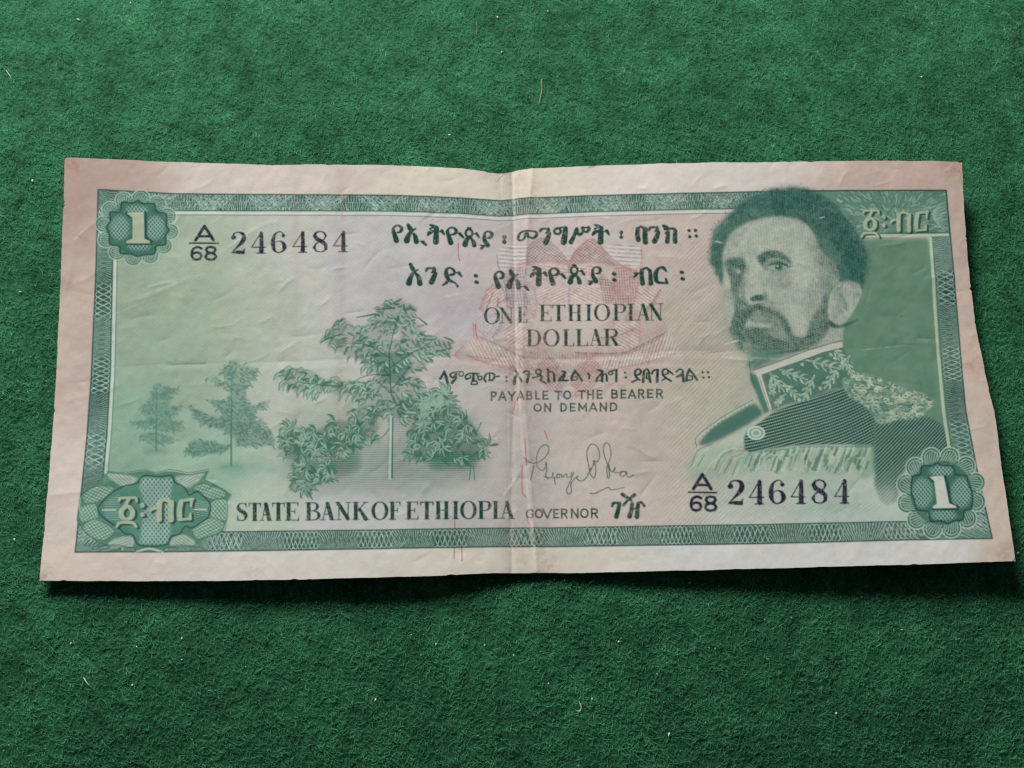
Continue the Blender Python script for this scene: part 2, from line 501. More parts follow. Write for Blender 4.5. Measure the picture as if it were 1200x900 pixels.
for pts in ([(458, 470), (440, 478), (425, 490)], [(458, 480), (475, 470), (490, 468)], [(458, 440), (430, 440), (400, 452), (350, 448)], [(459, 430), (485, 412), (515, 404)], [(457, 420), (430, 404), (395, 402)], [(457, 410), (462, 385), (470, 362)], [(458, 500), (448, 512), (436, 516)]):
    t.line(pts, [1.4, 1.0, .7], curve=4)
lay(t, TEAL_D, .7)
trunk = part('trunk', main_tree)
t = Layer()
t.line([(458, 488), (457.5, 520), (456.5, 560)], [3.4, 3.4, 4.2])
lay(t, ink(160, 182, 172), .85, trunk)
t = Layer()
t.line([(460.3, 490), (459.8, 520), (459.4, 560)], [1.6, 1.6, 2.0])
t.line([(456.2, 490), (455.6, 520), (454.4, 560)], [.8, .8, 1.0], .7)
lay(t, TEAL_D, .8, trunk)
for nm_lab, polys, cx, n in (
        ('left', [[(328, 515), (340, 500), (368, 503), (378, 525), (360, 540), (335, 538)], [(340, 545), (365, 538), (395, 545), (380, 565), (350, 575)], [(370, 505), (395, 492), (425, 495), (430, 520), (405, 530), (375, 530)]], 365, 52),
        ('right', [[(478, 505), (500, 480), (530, 470), (545, 485), (560, 505), (575, 520), (562, 540), (520, 540), (485, 540)], [(495, 470), (520, 458), (530, 470), (500, 490)]], 520, 105)):
    sid = part('engraved_shrub', None, 'engraved bush in rounded leaf bunches between the small trees and the big tree' if nm_lab == 'left' else 'engraved bush with a few bare shoots beside the big trunk')
    d, p, b = Layer(), Layer(), Layer()
    for poly in polys:
        b.fill(poly, .66, soft=1.5)
    lay(b, LEAFINK, .8, sid, .3)
    for poly in polys:
        leaves(d, p, poly, int(n * .5), 8, 2.0, cx, .55, .3)
        bx, by = [q[0] for q in poly], [q[1] for q in poly]
        m_ = 0
        while m_ < n / 2.6:
            x, y = random.uniform(min(bx), max(bx)), random.uniform(min(by), max(by))
            if inside(poly, x, y):
                cluster(d, p, x, y, random.uniform(7, 12), random.randint(4, 6), 1.7)
                m_ += 1
    if nm_lab == 'right':
        d.fill([(508, 495), (520, 492), (524, 502), (512, 506)], .95, soft=1)
        for pts in ([(546, 480), (548, 500)], [(564, 495), (556, 512)], [(552, 545), (550, 562)], [(555, 545), (556, 562)], [(538, 485), (546, 495)]):
            d.line(pts, 1)
    lay(d, LEAFINK, .9, sid)
    lay(p, PALE, .9, sid)

def small_tree(tx, ty, top, tiers, ink_c, op, label, ln):
    sid = part('engraved_tree', None, label)
    d, p, b = Layer(), Layer(), Layer()
    for poly, n, dens in tiers:
        b.fill(poly, min(.8, dens * 1.8), soft=1.2)
        leaves(d, p, poly, int(n * 1.6), ln * .8, ln * .3, tx, .1, .14)
    lay(b, ink_c, op * .8, sid, .3)
    lay(d, ink_c, op, sid)
    lay(p, PALE, op * .7, sid)
    t = Layer()
    t.line([(tx + 1, top), (tx, (top + ty) / 2), (tx, ty)], [.4, 1.2, 2.4])
    lay(t, ink_c, op, sid)
    t = Layer()
    t.fill([(tx - 14, ty - 1), (tx + 12, ty - 2), (tx + 16, ty + 3), (tx - 12, ty + 4)], .7, soft=2)
    lay(t, ink_c, op * .8, sid, .3)

z4 = zoomed(130, 420, 1 / 6)
small_tree(183, 528, 450, [
    (z4([(270, 230), (330, 170), (400, 200), (470, 210), (420, 290), (300, 300)]), 40, .35), (z4([(195, 330), (260, 310), (490, 340), (440, 400), (250, 400)]), 52, .4),
    (z4([(130, 450), (200, 435), (330, 420), (510, 450), (460, 510), (250, 500)]), 60, .4), (z4([(210, 550), (300, 510), (460, 570), (400, 600), (270, 600)]), 30, .3), (z4([(300, 180), (370, 170), (420, 330), (440, 500), (240, 500), (270, 320)]), 70, .3)],
    ink(78, 132, 120), .72, 'palest smallest engraved tree nearest the frame', 6)
small_tree(271, 546, 430, [
    (z4([(770, 90), (850, 10), (920, 40), (1040, 70), (990, 160), (920, 250), (850, 240)]), 85, .35), (z4([(660, 130), (740, 130), (850, 210), (800, 215)]), 16, .2),
    (z4([(650, 290), (850, 300), (1000, 330), (1130, 290), (1060, 360), (900, 410), (820, 400)]), 75, .4), (z4([(560, 340), (700, 400), (850, 450), (960, 480), (860, 510), (700, 480), (600, 430)]), 60, .35),
    (z4([(510, 660), (580, 570), (700, 590), (860, 620), (800, 660), (580, 690)]), 60, .45), (z4([(870, 500), (1060, 430), (1160, 570), (1150, 620), (1000, 610), (880, 620)]), 75, .4), (z4([(840, 220), (930, 220), (990, 340), (1040, 520), (860, 560), (740, 480), (800, 340)]), 110, .38)],
    ink(66, 124, 114), .82, 'middle sized engraved tree between the palest and the largest tree', 6)
b = Layer()
b.fill(z4([(640, 760), (850, 735), (1050, 740), (1200, 760), (1180, 800), (900, 830), (760, 800)]), .5, soft=4)
lay(b, ink(100, 158, 146), .7, tr0, .25)

# ------------------------------------------------------------------ engraved border
border = part('border_frame', None, 'teal guilloche border band round the note')
ring = Layer()
ring.fill(frame_out)
hole = Layer()
hole.fill(frame_in)
ring.a = np.clip(ring.a - hole.a, 0, 1)
lay(ring, ink(54, 102, 94), 0.94, border, 0.5, tex=np.clip(1 + .05 * noise(40, 2) + .04 * noise(4, 1), 0, 1.15))

fo, fi = np.array(frame_out), np.array(frame_in)
def walk(i0, i1):
    return fo[i0:i1 + 1], fi[i0:i1 + 1]
def rail(o, i, s, t):                         # s along 0..1, t across 0 (outer) .. 1 (inner)
    seg = np.r_[0, np.cumsum(np.hypot(*np.diff(o, axis=0).T))]
    seg /= seg[-1]
    po = np.stack([np.interp(s, seg, o[:, k]) for k in (0, 1)], -1)
    pi = np.stack([np.interp(s, seg, i[:, k]) for k in (0, 1)], -1)
    return po + (pi - po) * np.asarray(t)[..., None]
NETLIGHT = ink(178, 202, 190)
net, fan, dk = Layer(), Layer(), Layer()
for i0, i1, length, fans in ((0, 11, 994, True), (11, 16, 412, False), (16, 24, 1076, None), (24, 29, 400, False)):
    o, i = walk(i0, i1)
    if i0 == 24:
        o, i = np.vstack([o, fo[0]]), np.vstack([i, fi[0]])
    if fans:
        n = 15
        for k in range(n):
            c0 = (k + .5) / n
            for q in range(-17, 18):
                for (ta, tb) in ((.02, .2), (.18, .38), (.36, .55), (.53, .74), (.72, .96)):
                    r0, r1 = ta, tb
                    j = random.uniform(-.06, .06)
                    ph = q * .105 + (.05 if ta > .4 else 0)
                    s0 = c0 + ph * .30 * (0.85 + .5 * r0 + j) / n * 1.25
                    s1 = c0 + ph * .30 * (0.85 + .5 * r1 + j) / n * 1.25 + math.copysign(.002, ph) * (abs(q) > 9)
                    fan.line(rail(o, i, np.array([s0, s1]), np.array([1 - r0, 1 - r1])), 1.0, random.uniform(.5, 1))
    else:
        step = 6.6 if fans is None else 7.4
        n = int(length / step)
        s = np.linspace(0, 1, n * 7)
        for k in range(4):
            zone = np.sin(s * length / (66 if fans is None else 52) + (0 if fans is None else 1.1))
            amp = .46
            ph = k * math.pi / 2
            t = .5 + amp * np.sin(s * length / step * math.pi * .62 + ph * 1.0 + 1.0 * zone + .9 * np.sin(s * length / 31.0))
            net.line(rail(o, i, s, t), .95, 1)
        for k in range(int(length / 5.2)):
            s0 = (k + .5) / int(length / 5.2)
            zone = math.sin(s0 * length / (66 if fans is None else 52))
            if zone > .15:
                lean = (zone - .5) * .012 * (1 if k % 2 else -1)
                fan.line(rail(o, i, np.array([s0 - lean, s0 + lean]), np.array([.12, .9])), .8, .7)
            else:
                dk.line(rail(o, i, np.array([s0, s0 + .0012]), np.array([.35, .62])), 1.6, .6)
shell = np.zeros((H, W))
edge_l = np.interp(PY, [222, 300, 395, 510, 590, 647], [115, 113, 109, 102, 94, 88]) - 17
edge_r = np.interp(PY, [223, 330, 395, 483, 560, 631], [1109, 1119, 1124, 1132, 1147, 1163]) + 17
side = (PX < 145) | (PX > 1075)
low = PY > 605
run = np.where(side & ~((PY > 612) & (PX > 140) & (PX < 1070)), PY + 14 * (PX > 600), PX)
cell = (run / 88.0) % 1.0 - .5
away = np.where(side, np.where(PX < 600, PX - edge_l, edge_r - PX), 660 - PY)
shell = .5 + .5 * np.sin(86 * np.arctan2(cell * 88.0, away) + .8 * np.sin(away * .55))
in_shell = sstep(.20, .27, .5 - np.abs(cell)) * (side | low)
net.a *= 1 - .92 * in_shell
fan.a *= 1 - .8 * in_shell
sl = Layer()
sl.a = ring.a * in_shell * shell ** 1.6
sl.touch(0, 0, W, H)
lay(sl, NETLIGHT, .5, tex=np.clip(1 + .3 * noise(2.6, 2), .1, 1.4))
wob = np.clip(1 + .32 * noise(3.2, 2), 0.1, 1.6)
for L_ in (net, fan, dk):
    L_.a *= ring.a * wob
zone_ = .5 + .5 * np.sin((PX * .35 + PY) * 2 * math.pi / 118)
zl = Layer()
zl.a = ring.a * zone_ * ((PX < 140) | (PX > 1080))
zl.touch(0, 0, W, H)
lay(zl, TEAL_D, .45)
zl.a = ring.a * (1 - zone_) * ((PX < 140) | (PX > 1080))
lay(zl, ink(112, 148, 136), .4)
lay(dk, TEAL_D, .8)
lay(net, NETLIGHT, .6)
lay(fan, NETLIGHT, .6)
l = Layer()
l.line(frame_out, 1.7, closed=True)
l.line(frame_in, 1.3, closed=True)
lay(l, TEAL_D, .85, border)
def inset(d):
    c = np.array([(fi[:, 0].min() + fi[:, 0].max()) / 2, (fi[:, 1].min() + fi[:, 1].max()) / 2])
    q = fi.copy()
    q[:12, 1] += d
    q[16:25, 1] -= d
    q[24:, 0] += d * 1.05
    q[0, 0] += d * 1.05
    q[11:17, 0] -= d * 1.05
    return q
top_in = inset(3.0)
l = Layer()
l.line(top_in[:12], 2.8)
l.line(np.vstack([top_in[24:], top_in[:1]]), 3.2)
lay(l, ink(184, 198, 190), .8)
l = Layer()
l.line(top_in[11:17], 3.6)
lay(l, ink(166, 186, 160), .9)
l = Layer()
t2 = inset(5.2)
l.line(t2[:12], 1.0)
l.line(np.vstack([t2[24:], t2[:1]]), 1.0)
lay(l, TEAL, .7)

# ------------------------------------------------------------------ portrait
portrait = part('portrait', None, 'engraved three quarter portrait of a bearded man in a braided uniform')
back = Layer()
back.fill([(1012, 279), (1089, 279), (1098, 330), (1102, 395), (1110, 483), (1124, 545), (1060, 540), (1010, 560), (985, 470), (975, 390), (960, 330)], 1, soft=2.5)
back.fill([(870, 235), (960, 226), (1010, 262), (1010, 340), (965, 420), (880, 420), (850, 380)], .5, soft=8)
own(back, portrait, .45)
lay(back, ink(98, 142, 119), .93, tex=1 + .035 * noise(26, 2) + .02 * rule2)
back = Layer()
back.fill([(838, 275), (850, 400), (880, 430), (835, 500), (815, 540), (820, 600), (1010, 600), (1010, 480), (900, 420)], .5, soft=14)
lay(back, ink(120, 160, 138), .45)

zp = zoomed(820, 210, 210 / 900)
DENS = Layer()                                # ink density of the head; then printed with fine rulings
face_poly = [(150, 280), (240, 212), (310, 192), (400, 184), (500, 198), (560, 245), (600, 330), (690, 440), (700, 520), (650, 560), (640, 700), (600, 820), (500, 880), (300, 890), (200, 850), (150, 740), (128, 640),
             (128, 540), (112, 430), (120, 340)]
FACE = Layer()
FACE.fill(zp(face_poly), 1, soft=1.2, curve=4)
lay(FACE, ink(171, 179, 168), .95)
face_id = part('face', portrait)
own(FACE, face_id)

def dens(pts, v, soft=1.4, curve=4, mode='set'):
    DENS.fill(zp(pts), v, soft=soft, curve=curve, mode=mode)

dens(face_poly, .10, 2)
# broad modelling
dens([(560, 330), (640, 420), (700, 500), (640, 560), (600, 640), (560, 700), (570, 560), (590, 450)], .30, 5)
dens([(520, 250), (590, 330), (640, 430), (600, 440), (560, 360)], .30, 5)
dens([(590, 330), (650, 395), (700, 450), (690, 500), (640, 480), (600, 400)], .46, 6)
dens([(150, 400), (240, 380), (300, 370), (290, 400), (230, 410)], .26, 3)
dens([(540, 520), (600, 540), (590, 640), (540, 740), (500, 700), (520, 600)], .24, 6)
dens([(330, 600), (400, 620), (450, 680), (420, 690), (370, 650)], .26, 4)
dens([(330, 230), (400, 215), (470, 235), (520, 280), (470, 270), (400, 245)], .17, 5)
dens([(330, 470), (430, 470), (480, 520), (430, 560), (350, 540)], .25, 4)
dens([(150, 290), (200, 250), (260, 230), (210, 300), (150, 360)], .22, 3)
dens([(480, 420), (560, 440), (540, 520), (480, 560)], .04, 5)
dens([(290, 200), (420, 200), (480, 260), (420, 330), (300, 330)], .12, 6)
dens([(230, 330), (290, 340), (280, 420), (240, 420)], .16, 3)
# the shaded far side: eye socket, flank of the nose, cheek
dens([(126, 412), (160, 395), (210, 398), (238, 425), (234, 470), (222, 510), (200, 545), (185, 590), (172, 600), (158, 540), (140, 470)], .66, 1.8)
dens([(165, 450), (190, 440), (205, 460), (190, 480)], .42, 1.2)
dens([(186, 462), (200, 458), (204, 470), (192, 474)], .15, .6)
dens([(165, 445), (215, 430), (232, 440), (228, 455), (190, 448)], .82, .8)
dens([(150, 480), (196, 500), (206, 560), (232, 610), (262, 650), (240, 700), (220, 760), (160, 760), (168, 650), (172, 560)], .58, 2)
dens([(122, 470), (148, 490), (152, 540), (140, 545), (128, 520)], .06, 1)
dens([(128, 560), (165, 590), (170, 640), (155, 700), (140, 690)], .2, 2)
# nose
dens([(240, 380), (300, 400), (318, 480), (330, 560), (325, 600), (262, 628), (232, 612), (205, 590), (200, 560), (222, 505), (236, 440)], .08, 1.6)
dens([(200, 545), (224, 505), (226, 560), (236, 610), (262, 640), (238, 625), (208, 595)], .40, 1.3)
dens([(236, 430), (246, 440), (236, 500), (224, 530), (226, 480)], .34, 1.6)
dens([(300, 470), (322, 500), (330, 560), (318, 560), (308, 510)], .20, 2.2)
dens([(254, 598), (280, 582), (312, 582), (328, 596), (316, 612), (286, 612), (262, 612)], .85, .9)
dens([(250, 618), (290, 618), (330, 612), (324, 626), (270, 634)], .12, .8)
dens([(324, 556), (344, 590), (336, 620), (322, 604)], .42, 1.4)
dens([(262, 640), (290, 628), (330, 622), (330, 632), (280, 642)], .55, 1.2)
# brow and eye
dens([(285, 392), (320, 366), (355, 356), (395, 362), (430, 382), (466, 424), (446, 420), (410, 402), (372, 398), (340, 412), (318, 440), (300, 420)], .74, 1.3)
dens([(320, 430), (345, 404), (385, 402), (430, 412), (462, 432), (440, 452), (400, 466), (350, 462), (325, 452)], .48, 1.4)
dens([(338, 440), (368, 424), (410, 424), (440, 440), (408, 456), (360, 456)], .22, .8)
dens([(340, 436), (370, 420), (412, 418), (446, 438), (440, 442), (408, 428), (372, 430)], .9, .6)
dens([(380, 430), (396, 424), (412, 432), (412, 450), (396, 456), (380, 448)], .85, .7)
dens([(386, 434), (393, 432), (394, 440), (388, 442)], .12, .4)
dens([(345, 464), (400, 470), (440, 456), (430, 480), (380, 488)], .34, 1.8)
# moustache, mouth, beard
dens([(160, 740), (176, 690), (205, 668), (236, 640), (270, 636), (300, 628), (335, 640), (390, 664), (430, 694), (462, 740), (480, 790), (440, 790), (414, 750), (396, 716), (350, 680), (300, 664), (262, 684), (228, 726), (200, 760)], .70, 1.6)
dens([(270, 640), (300, 632), (320, 650), (290, 660)], .85, 1.5)
dens([(262, 692), (300, 672), (345, 684), (385, 706), (404, 744), (424, 792), (380, 784), (330, 752), (290, 738), (238, 740), (232, 730)], .14, 1.3)
dens([(258, 690), (300, 672), (340, 682), (356, 706), (300, 708), (262, 710)], .54, 2.2)
dens([(372, 696), (404, 726), (428, 792), (392, 788), (366, 760), (376, 730)], .46, 3)
dens([(340, 690), (380, 706), (396, 740), (360, 740)], .34, 3)
dens([(236, 738), (280, 738), (345, 744), (378, 758), (340, 764), (280, 752)], .66, 1.2)
dens([(242, 728), (280, 722), (340, 732), (350, 740), (290, 738)], .06, .9)
dens([(152, 752), (230, 750), (300, 758), (360, 786), (420, 806), (450, 786), (480, 786), (530, 786), (560, 700), (600, 650), (618, 590), (644, 570), (646, 680), (652, 742), (622, 790), (590, 826), (500, 868), (420, 886), (330, 890), (250, 878), (200, 852), (172, 806)], .64, 1.8)
dens([(345, 768), (400, 760), (424, 800), (400, 812), (360, 800)], .22, 2)
dens([(210, 838), (240, 814), (286, 822), (284, 856), (236, 866)], .42, 2.4)
dens([(230, 770), (340, 776), (420, 812), (400, 850), (300, 830), (240, 806)], .76, 5)
dens([(455, 700), (520, 690), (525, 760), (500, 782), (462, 770)], .10, 1.8)
dens([(250, 760), (330, 764), (340, 800), (260, 806)], .72, 3)
dens([(248, 676), (300, 662), (352, 680), (388, 704), (398, 736), (330, 722), (262, 720)], .52, 2.6)
dens([(240, 730), (280, 722), (330, 730), (372, 742), (340, 746), (280, 742)], .13, 1.3)
dens([(268, 694), (310, 690), (340, 702), (300, 710)], .34, 2)
dens([(366, 720), (410, 748), (428, 796), (392, 790), (362, 764)], .40, 3)
# ear and neck
EAR = [(652, 590), (644, 640), (650, 700), (690, 732), (730, 716), (772, 662), (802, 604), (812, 552), (784, 516), (726, 512), (676, 540)]
NECK = [(598, 838), (640, 780), (662, 744), (726, 734), (716, 812), (650, 826)]
e = Layer()
e.fill(zp(EAR), 1, soft=.8, curve=4)
e.fill(zp(NECK), 1, soft=1.2)
lay(e, ink(171, 179, 168), .95)
own(e, face_id)
dens(EAR, .13, 1.0)
dens(NECK, .2, 1.6)
dens([(700, 570), (722, 590), (744, 640), (738, 668), (718, 630), (704, 600)], .45, 1.2)
dens([(690, 600), (716, 610), (716, 660), (690, 680)], .26, 2)
dens([(740, 520), (790, 530), (800, 570), (780, 640), (770, 600), (772, 550)], .26, 2)
dens([(670, 560), (690, 545), (720, 540), (700, 560), (680, 600)], .30, 1.6)
dens([(664, 640), (684, 660), (690, 700), (668, 700)], .24, 2)
dens([(648, 704), (668, 722), (700, 738), (745, 722), (800, 704), (740, 736), (690, 748), (656, 738)], .78, .9)
dens([(640, 480), (700, 478), (694, 520), (650, 550), (634, 540)], .42, 2.5)

hair_outer = [(112, 540), (96, 500), (78, 470), (62, 420), (58, 340), (74, 262), (108, 220), (150, 175), (190, 132), (258, 88), (340, 60), (420, 44), (472, 38), (520, 50), (605, 66), (680, 120), (740, 190),
              (796, 270), (834, 350), (846, 420), (836, 480), (816, 548), (804, 524), (746, 508), (704, 516), (702, 480), (690, 425), (652, 392), (604, 350), (588, 292), (552, 240), (500, 202), (440, 188), (380, 184),
              (310, 194), (240, 214), (186, 245), (150, 280), (126, 330), (112, 390), (118, 470)]
_ho = smooth(np.array(hair_outer[:30], float), 5)
_jr = np.random.default_rng(21)
_n = len(_ho)
_wave = np.convolve(_jr.normal(0, 1, _n + 4), np.ones(3) / 3, 'same')[:_n]
_ctr = np.array([450., 300.])
_dir = (_ho - _ctr) / np.hypot(*(_ho - _ctr).T)[:, None]
hair_outer = [tuple(q) for q in (_ho + _dir * (_wave * 7)[:, None])] + hair_outer[30:]
hair_id = part('hair', portrait)
HAIR = Layer()
HAIR.fill(zp(hair_outer), 1, soft=1.6, curve=3)
own(HAIR, hair_id)
lay(HAIR, ink(112, 148, 138), .85)
dens(hair_outer, .68, 1.7, 2)
dens([(600, 120), (700, 200), (790, 330), (820, 450), (740, 480), (700, 380), (640, 260)], .84, 6)
dens([(360, 70), (520, 60), (600, 140), (560, 200), (440, 170), (360, 160)], .82, 6)
dens([(200, 140), (290, 100), (330, 170), (240, 200)], .62, 4)
dens([(620, 400), (690, 440), (690, 480), (640, 440)], .48, 4)
dens([(580, 220), (680, 250), (660, 300), (600, 290)], .68, 5)
dens([(586, 300), (606, 356), (660, 398), (704, 440), (722, 424), (664, 340), (612, 284)], .56, 5)
dens([(650, 400), (700, 430), (716, 476), (690, 490), (660, 450)], .50, 5)
dens([(160, 170), (120, 210), (84, 265), (70, 330), (84, 340), (110, 270), (150, 215)], .60, 4)
HR = Layer()                                  # loose ends round the hair and the beard
for _ in range(420):
    k = random.randrange(12, 140)
    a, b = np.array(hair_outer[k]), np.array(hair_outer[k + 1])
    q = a + (b - a) * random.random()
    n_ = np.array([b[1] - a[1], a[0] - b[0]])
    n_ = n_ / (np.hypot(*n_) + 1e-6)
    q2 = q + n_ * random.uniform(-12, 12)
    s_ = np.array([random.uniform(-10, 10), random.uniform(-10, 10)])
    HR.line(zp([q2, q2 + s_ + n_ * 5]), random.uniform(.6, 1.3), random.uniform(.3, .75))
DENS.a = np.maximum(DENS.a, HR.a * .7)
HL = Layer()
for _ in range(260):
    x, y = random.uniform(90, 820), random.uniform(60, 500)
    if inside(hair_outer, x, y):
        a = math.atan2(y - 420, x - 420) + random.uniform(.6, 1.6)
        HL.line(zp([(x, y), (x + 26 * math.cos(a), y + 26 * math.sin(a))]), .8, random.uniform(.2, .7))
DENS.a = DENS.a * (1 - .30 * HL.a)
DENS.a = np.clip(DENS.a, 0, 1) * (1 - .10 * np.clip(HAIR.a, 0, 1))
beard_id = part('beard', portrait)
bl = Layer()
bl.fill(zp([(160, 744), (176, 690), (236, 640), (300, 628), (390, 664), (462, 740), (500, 786), (530, 786), (560, 700), (600, 650), (640, 590), (648, 740), (590, 826), (420, 886), (250, 878), (172, 806)]), 1, curve=3)
bl.fill(zp([(258, 690), (300, 672), (385, 706), (424, 792), (330, 752), (238, 740)]), 0, mode='set', curve=3)
own(bl, beard_id)
BL = Layer()
for _ in range(420):
    x, y = random.uniform(150, 650), random.uniform(600, 890)
    k = bilin(DENS.a, *[np.array([v]) for v in plate(np.array(zp([(x, y)])[0]))])[0]
    if k > .45:
        BL.line(zp([(x, y), (x + random.uniform(-8, 8), y + random.uniform(4, 16))]), .7, random.uniform(.3, .9))
DENS.a = DENS.a * (1 - .10 * BL.a)
fine = 1 + .10 * np.sin((PX + 1.2 * np.sin(PY * .09)) * 2 * math.pi / 2.9) + .08 * np.sin((PY + .35 * PX) * 2 * math.pi / 3.1) + .08 * noise(2.6, 2) + .05 * noise(9, 2)
curls = np.clip(HAIR.a, 0, 1) * (.10 * noise(4.5, 2) + .07 * noise(14, 1))
fine = fine + curls
EN = Layer()                                  # short engraved cuts that follow the shading
for _ in range(2600):
    x, y = random.uniform(60, 830), random.uniform(50, 890)
    q_ = plate(np.array(zp([(x, y)])[0]))
    k = DENS.a[int(np.clip(q_[1], 0, H - 1)), int(np.clip(q_[0], 0, W - 1))]
    if k < .12:
        continue
    a = .45 + .5 * math.sin(x * .011) + .4 * math.cos(y * .009) + (1.1 if inside(hair_outer, x, y) else 0)
    L_ = random.uniform(9, 20)
    EN.line(zp([(x - L_ * math.cos(a), y - L_ * math.sin(a)), (x, y + 1.5), (x + L_ * math.cos(a), y + L_ * math.sin(a))]), [.2, .5 + .7 * k, .2], random.uniform(.5, 1), curve=2)
DENS.a += .20 * EN.a * np.clip(DENS.a * 1.6, 0, 1) - .05 * np.clip(DENS.a * 2, 0, 1)
_skin = np.clip(FACE.a + e.a, 0, 1) * (1 - np.clip(HAIR.a, 0, 1))
DENS.a += _skin * (.045 * noise(2.4, 2) + .035 * noise(11, 2) + .045 * np.sin((PX + 2.2 * np.sin(PY * .06)) * 2 * math.pi / 3.2))
DENS.a = 1 - (1 - np.clip(DENS.a, 0, 1)) ** 1.6
DENS.touch(0, 0, W, H)
lay(DENS, ink(38, 97, 86), .96, tex=fine)

# ---- uniform
zu = zoomed(820, 370, 300 / 1174)
UNI = ink(38, 84, 78)
UNI_L = ink(128, 172, 158)
tunic_id = part('tunic', portrait)
def patch(poly, color, op, soft=1.0, pid=None, curve=0, tex=None):
    l = Layer()
    l.fill(zu(poly), 1, soft=soft, curve=curve)
    lay(l, color, op, pid, .45, tex)
    return l
# sash of the far shoulder and pale breast
patch([(212, 205), (240, 165), (330, 150), (420, 168), (250, 250), (225, 244)], ink(88, 130, 118), .85, 3)
patch([(0, 590), (60, 600), (190, 520), (280, 460), (330, 440), (300, 480), (215, 540), (200, 600), (130, 640), (60, 680), (10, 720), (-30, 640)], ink(170, 182, 168), .8, 2, tunic_id)
patch([(-4, 586), (30, 540), (70, 500), (150, 455), (240, 405), (275, 425), (285, 455), (200, 510), (110, 558), (30, 592)], ink(72, 122, 110), .95, 1.6, tunic_id, 3, tex=1 + .08 * np.sin((PX + PY) * 2 * math.pi / 3))
l = Layer()
for k in range(15):
    f = k / 14
    x, y = -6 + f * 248, 560 - f * 168 - 12 * math.sin(f * math.pi)
    l.line(zu([(x - 12, y + 12), (x + 2, y - 10), (x + 12, y - 2)]), 1.5, .9, curve=3)
lay(l, ink(176, 186, 172), .85)
l = Layer()
l.line(zu([(-14, 600), (-16, 560), (40, 510), (120, 455), (245, 385)]), 1.1, .9, curve=4)
l.line(zu([(-40, 690), (-10, 620), (50, 592), (56, 588)]), 1.0, .9, curve=4)
lay(l, TEAL_D, .7)
patch([(-60, 700), (-30, 640), (20, 610), (60, 600), (110, 600), (190, 600), (215, 640), (230, 720), (130, 720), (20, 760), (-60, 760)], ink(140, 166, 148), .55, 4, tunic_id)
l = Layer()                                   # cords on the far breast
for pts in ([(60, 700), (90, 640), (140, 610), (200, 610)], [(90, 720), (130, 650), (190, 625)], [(130, 730), (160, 660), (200, 640)], [(-30, 690), (0, 640), (40, 606)], [(20, 720), (60, 670), (90, 650)], [(160, 735), (185, 690), (195, 660)]):
    l.line(zu(pts), 1.4, .9, curve=5)
lay(l, ink(182, 190, 176), .7)
l = Layer()
for pts in ([(70, 706), (100, 646), (150, 616)], [(110, 722), (145, 660)], [(150, 730), (175, 668)], [(-10, 690), (20, 640)]):
    l.line(zu(pts), 1.2, .9, curve=5)
lay(l, ink(70, 122, 110), .7)

tunic_poly = [(202, 560), (216, 530), (285, 482), (340, 440), (480, 386), (600, 345), (655, 335), (700, 352), (760, 420), (802, 470), (800, 592), (700, 590), (560, 592), (420, 597), (300, 616), (236, 632), (205, 612)]
tm = patch(tunic_poly, UNI, .96, .8, tunic_id)
u = (PX - 820) * 1174 / 300
v = (PY - 370) * 1174 / 300
curveline = v + 0.18 * u + 70 * np.exp(-((u - 420) / 240.0) ** 2) * .35 + 0.00042 * (u - 300) ** 2
st = np.clip(np.sin(curveline * 2 * math.pi / 14.2) * 1.1 - .05, 0, 1)
dash = .7 + .3 * np.sin((u + .4 * v) * 2 * math.pi / 9)
lay(tm, ink(158, 192, 178), .85, tex=st * dash)
sleeve_poly = [(802, 492), (900, 472), (1050, 462), (1112, 500), (1162, 600), (1120, 640), (1000, 640), (920, 740), (905, 850), (860, 866), (830, 850), (802, 780)]
sm = patch(sleeve_poly, UNI, .92, 1.6, tunic_id)
q = v + .95 * u + 26 * np.sin(u / 170)
st = np.clip(np.sin(q * 2 * math.pi / 17.5) * 1.1 - .1, 0, 1)
lay(sm, ink(156, 192, 178), .8, tex=st * (.75 + .25 * np.sin((u - v) * 2 * math.pi / 10)))
fade = Layer()
fade.fill(zu([(800, 790), (900, 780), (920, 880), (800, 900)]), 1, soft=7)
lay(fade, ink(176, 192, 182), .55)
medal_id = part('medal_row', portrait)
mr = patch([(190, 640), (240, 634), (300, 618), (480, 598), (790, 596), (796, 724), (760, 738), (700, 716), (640, 734), (560, 712), (500, 730), (420, 706), (360, 722), (290, 700), (250, 716), (190, 700)], ink(142, 170, 152), .92, 2.0, medal_id)
d, p = Layer(), Layer()
for k in range(110):
    x = random.uniform(225, 790)
    y = random.uniform(602, 690)
    L = random.uniform(18, 60)
    (d if random.random() < .62 else p).line(zu([(x, y), (x - L * .38, y + L)]), random.uniform(1.4, 5.2), random.uniform(.35, 1))
for k in range(17):
    x = 240 + k * 33
    x += random.uniform(-12, 12)
    e_ = random.uniform(660, 716)
    d.line(zu([(x, 612 if x > 420 else 640), (x - 18, 655), (x - 36, e_)]), [1.4, 3.0, 2.0], random.uniform(.5, .9), curve=4)
    p.line(zu([(x + 12, 606 if x > 420 else 636), (x - 6, 650), (x - 18, e_ - 6)]), [2.8, 1.6, 2.4], random.uniform(.5, .9), curve=4)
    p.line(zu([(x - 28, 700), (x - 24, 714), (x - 34, 718)]), 2.2, random.uniform(.2, .8))
d.line(zu([(300, 622), (480, 602), (790, 600)]), 1.6, .8)
for L_ in (d, p):
    L_.a *= np.clip(mr.a * 1.2, 0, 1)
lay(d, ink(70, 122, 106), .8)
lay(p, ink(184, 192, 178), .72)
l = Layer()                                   # round order star
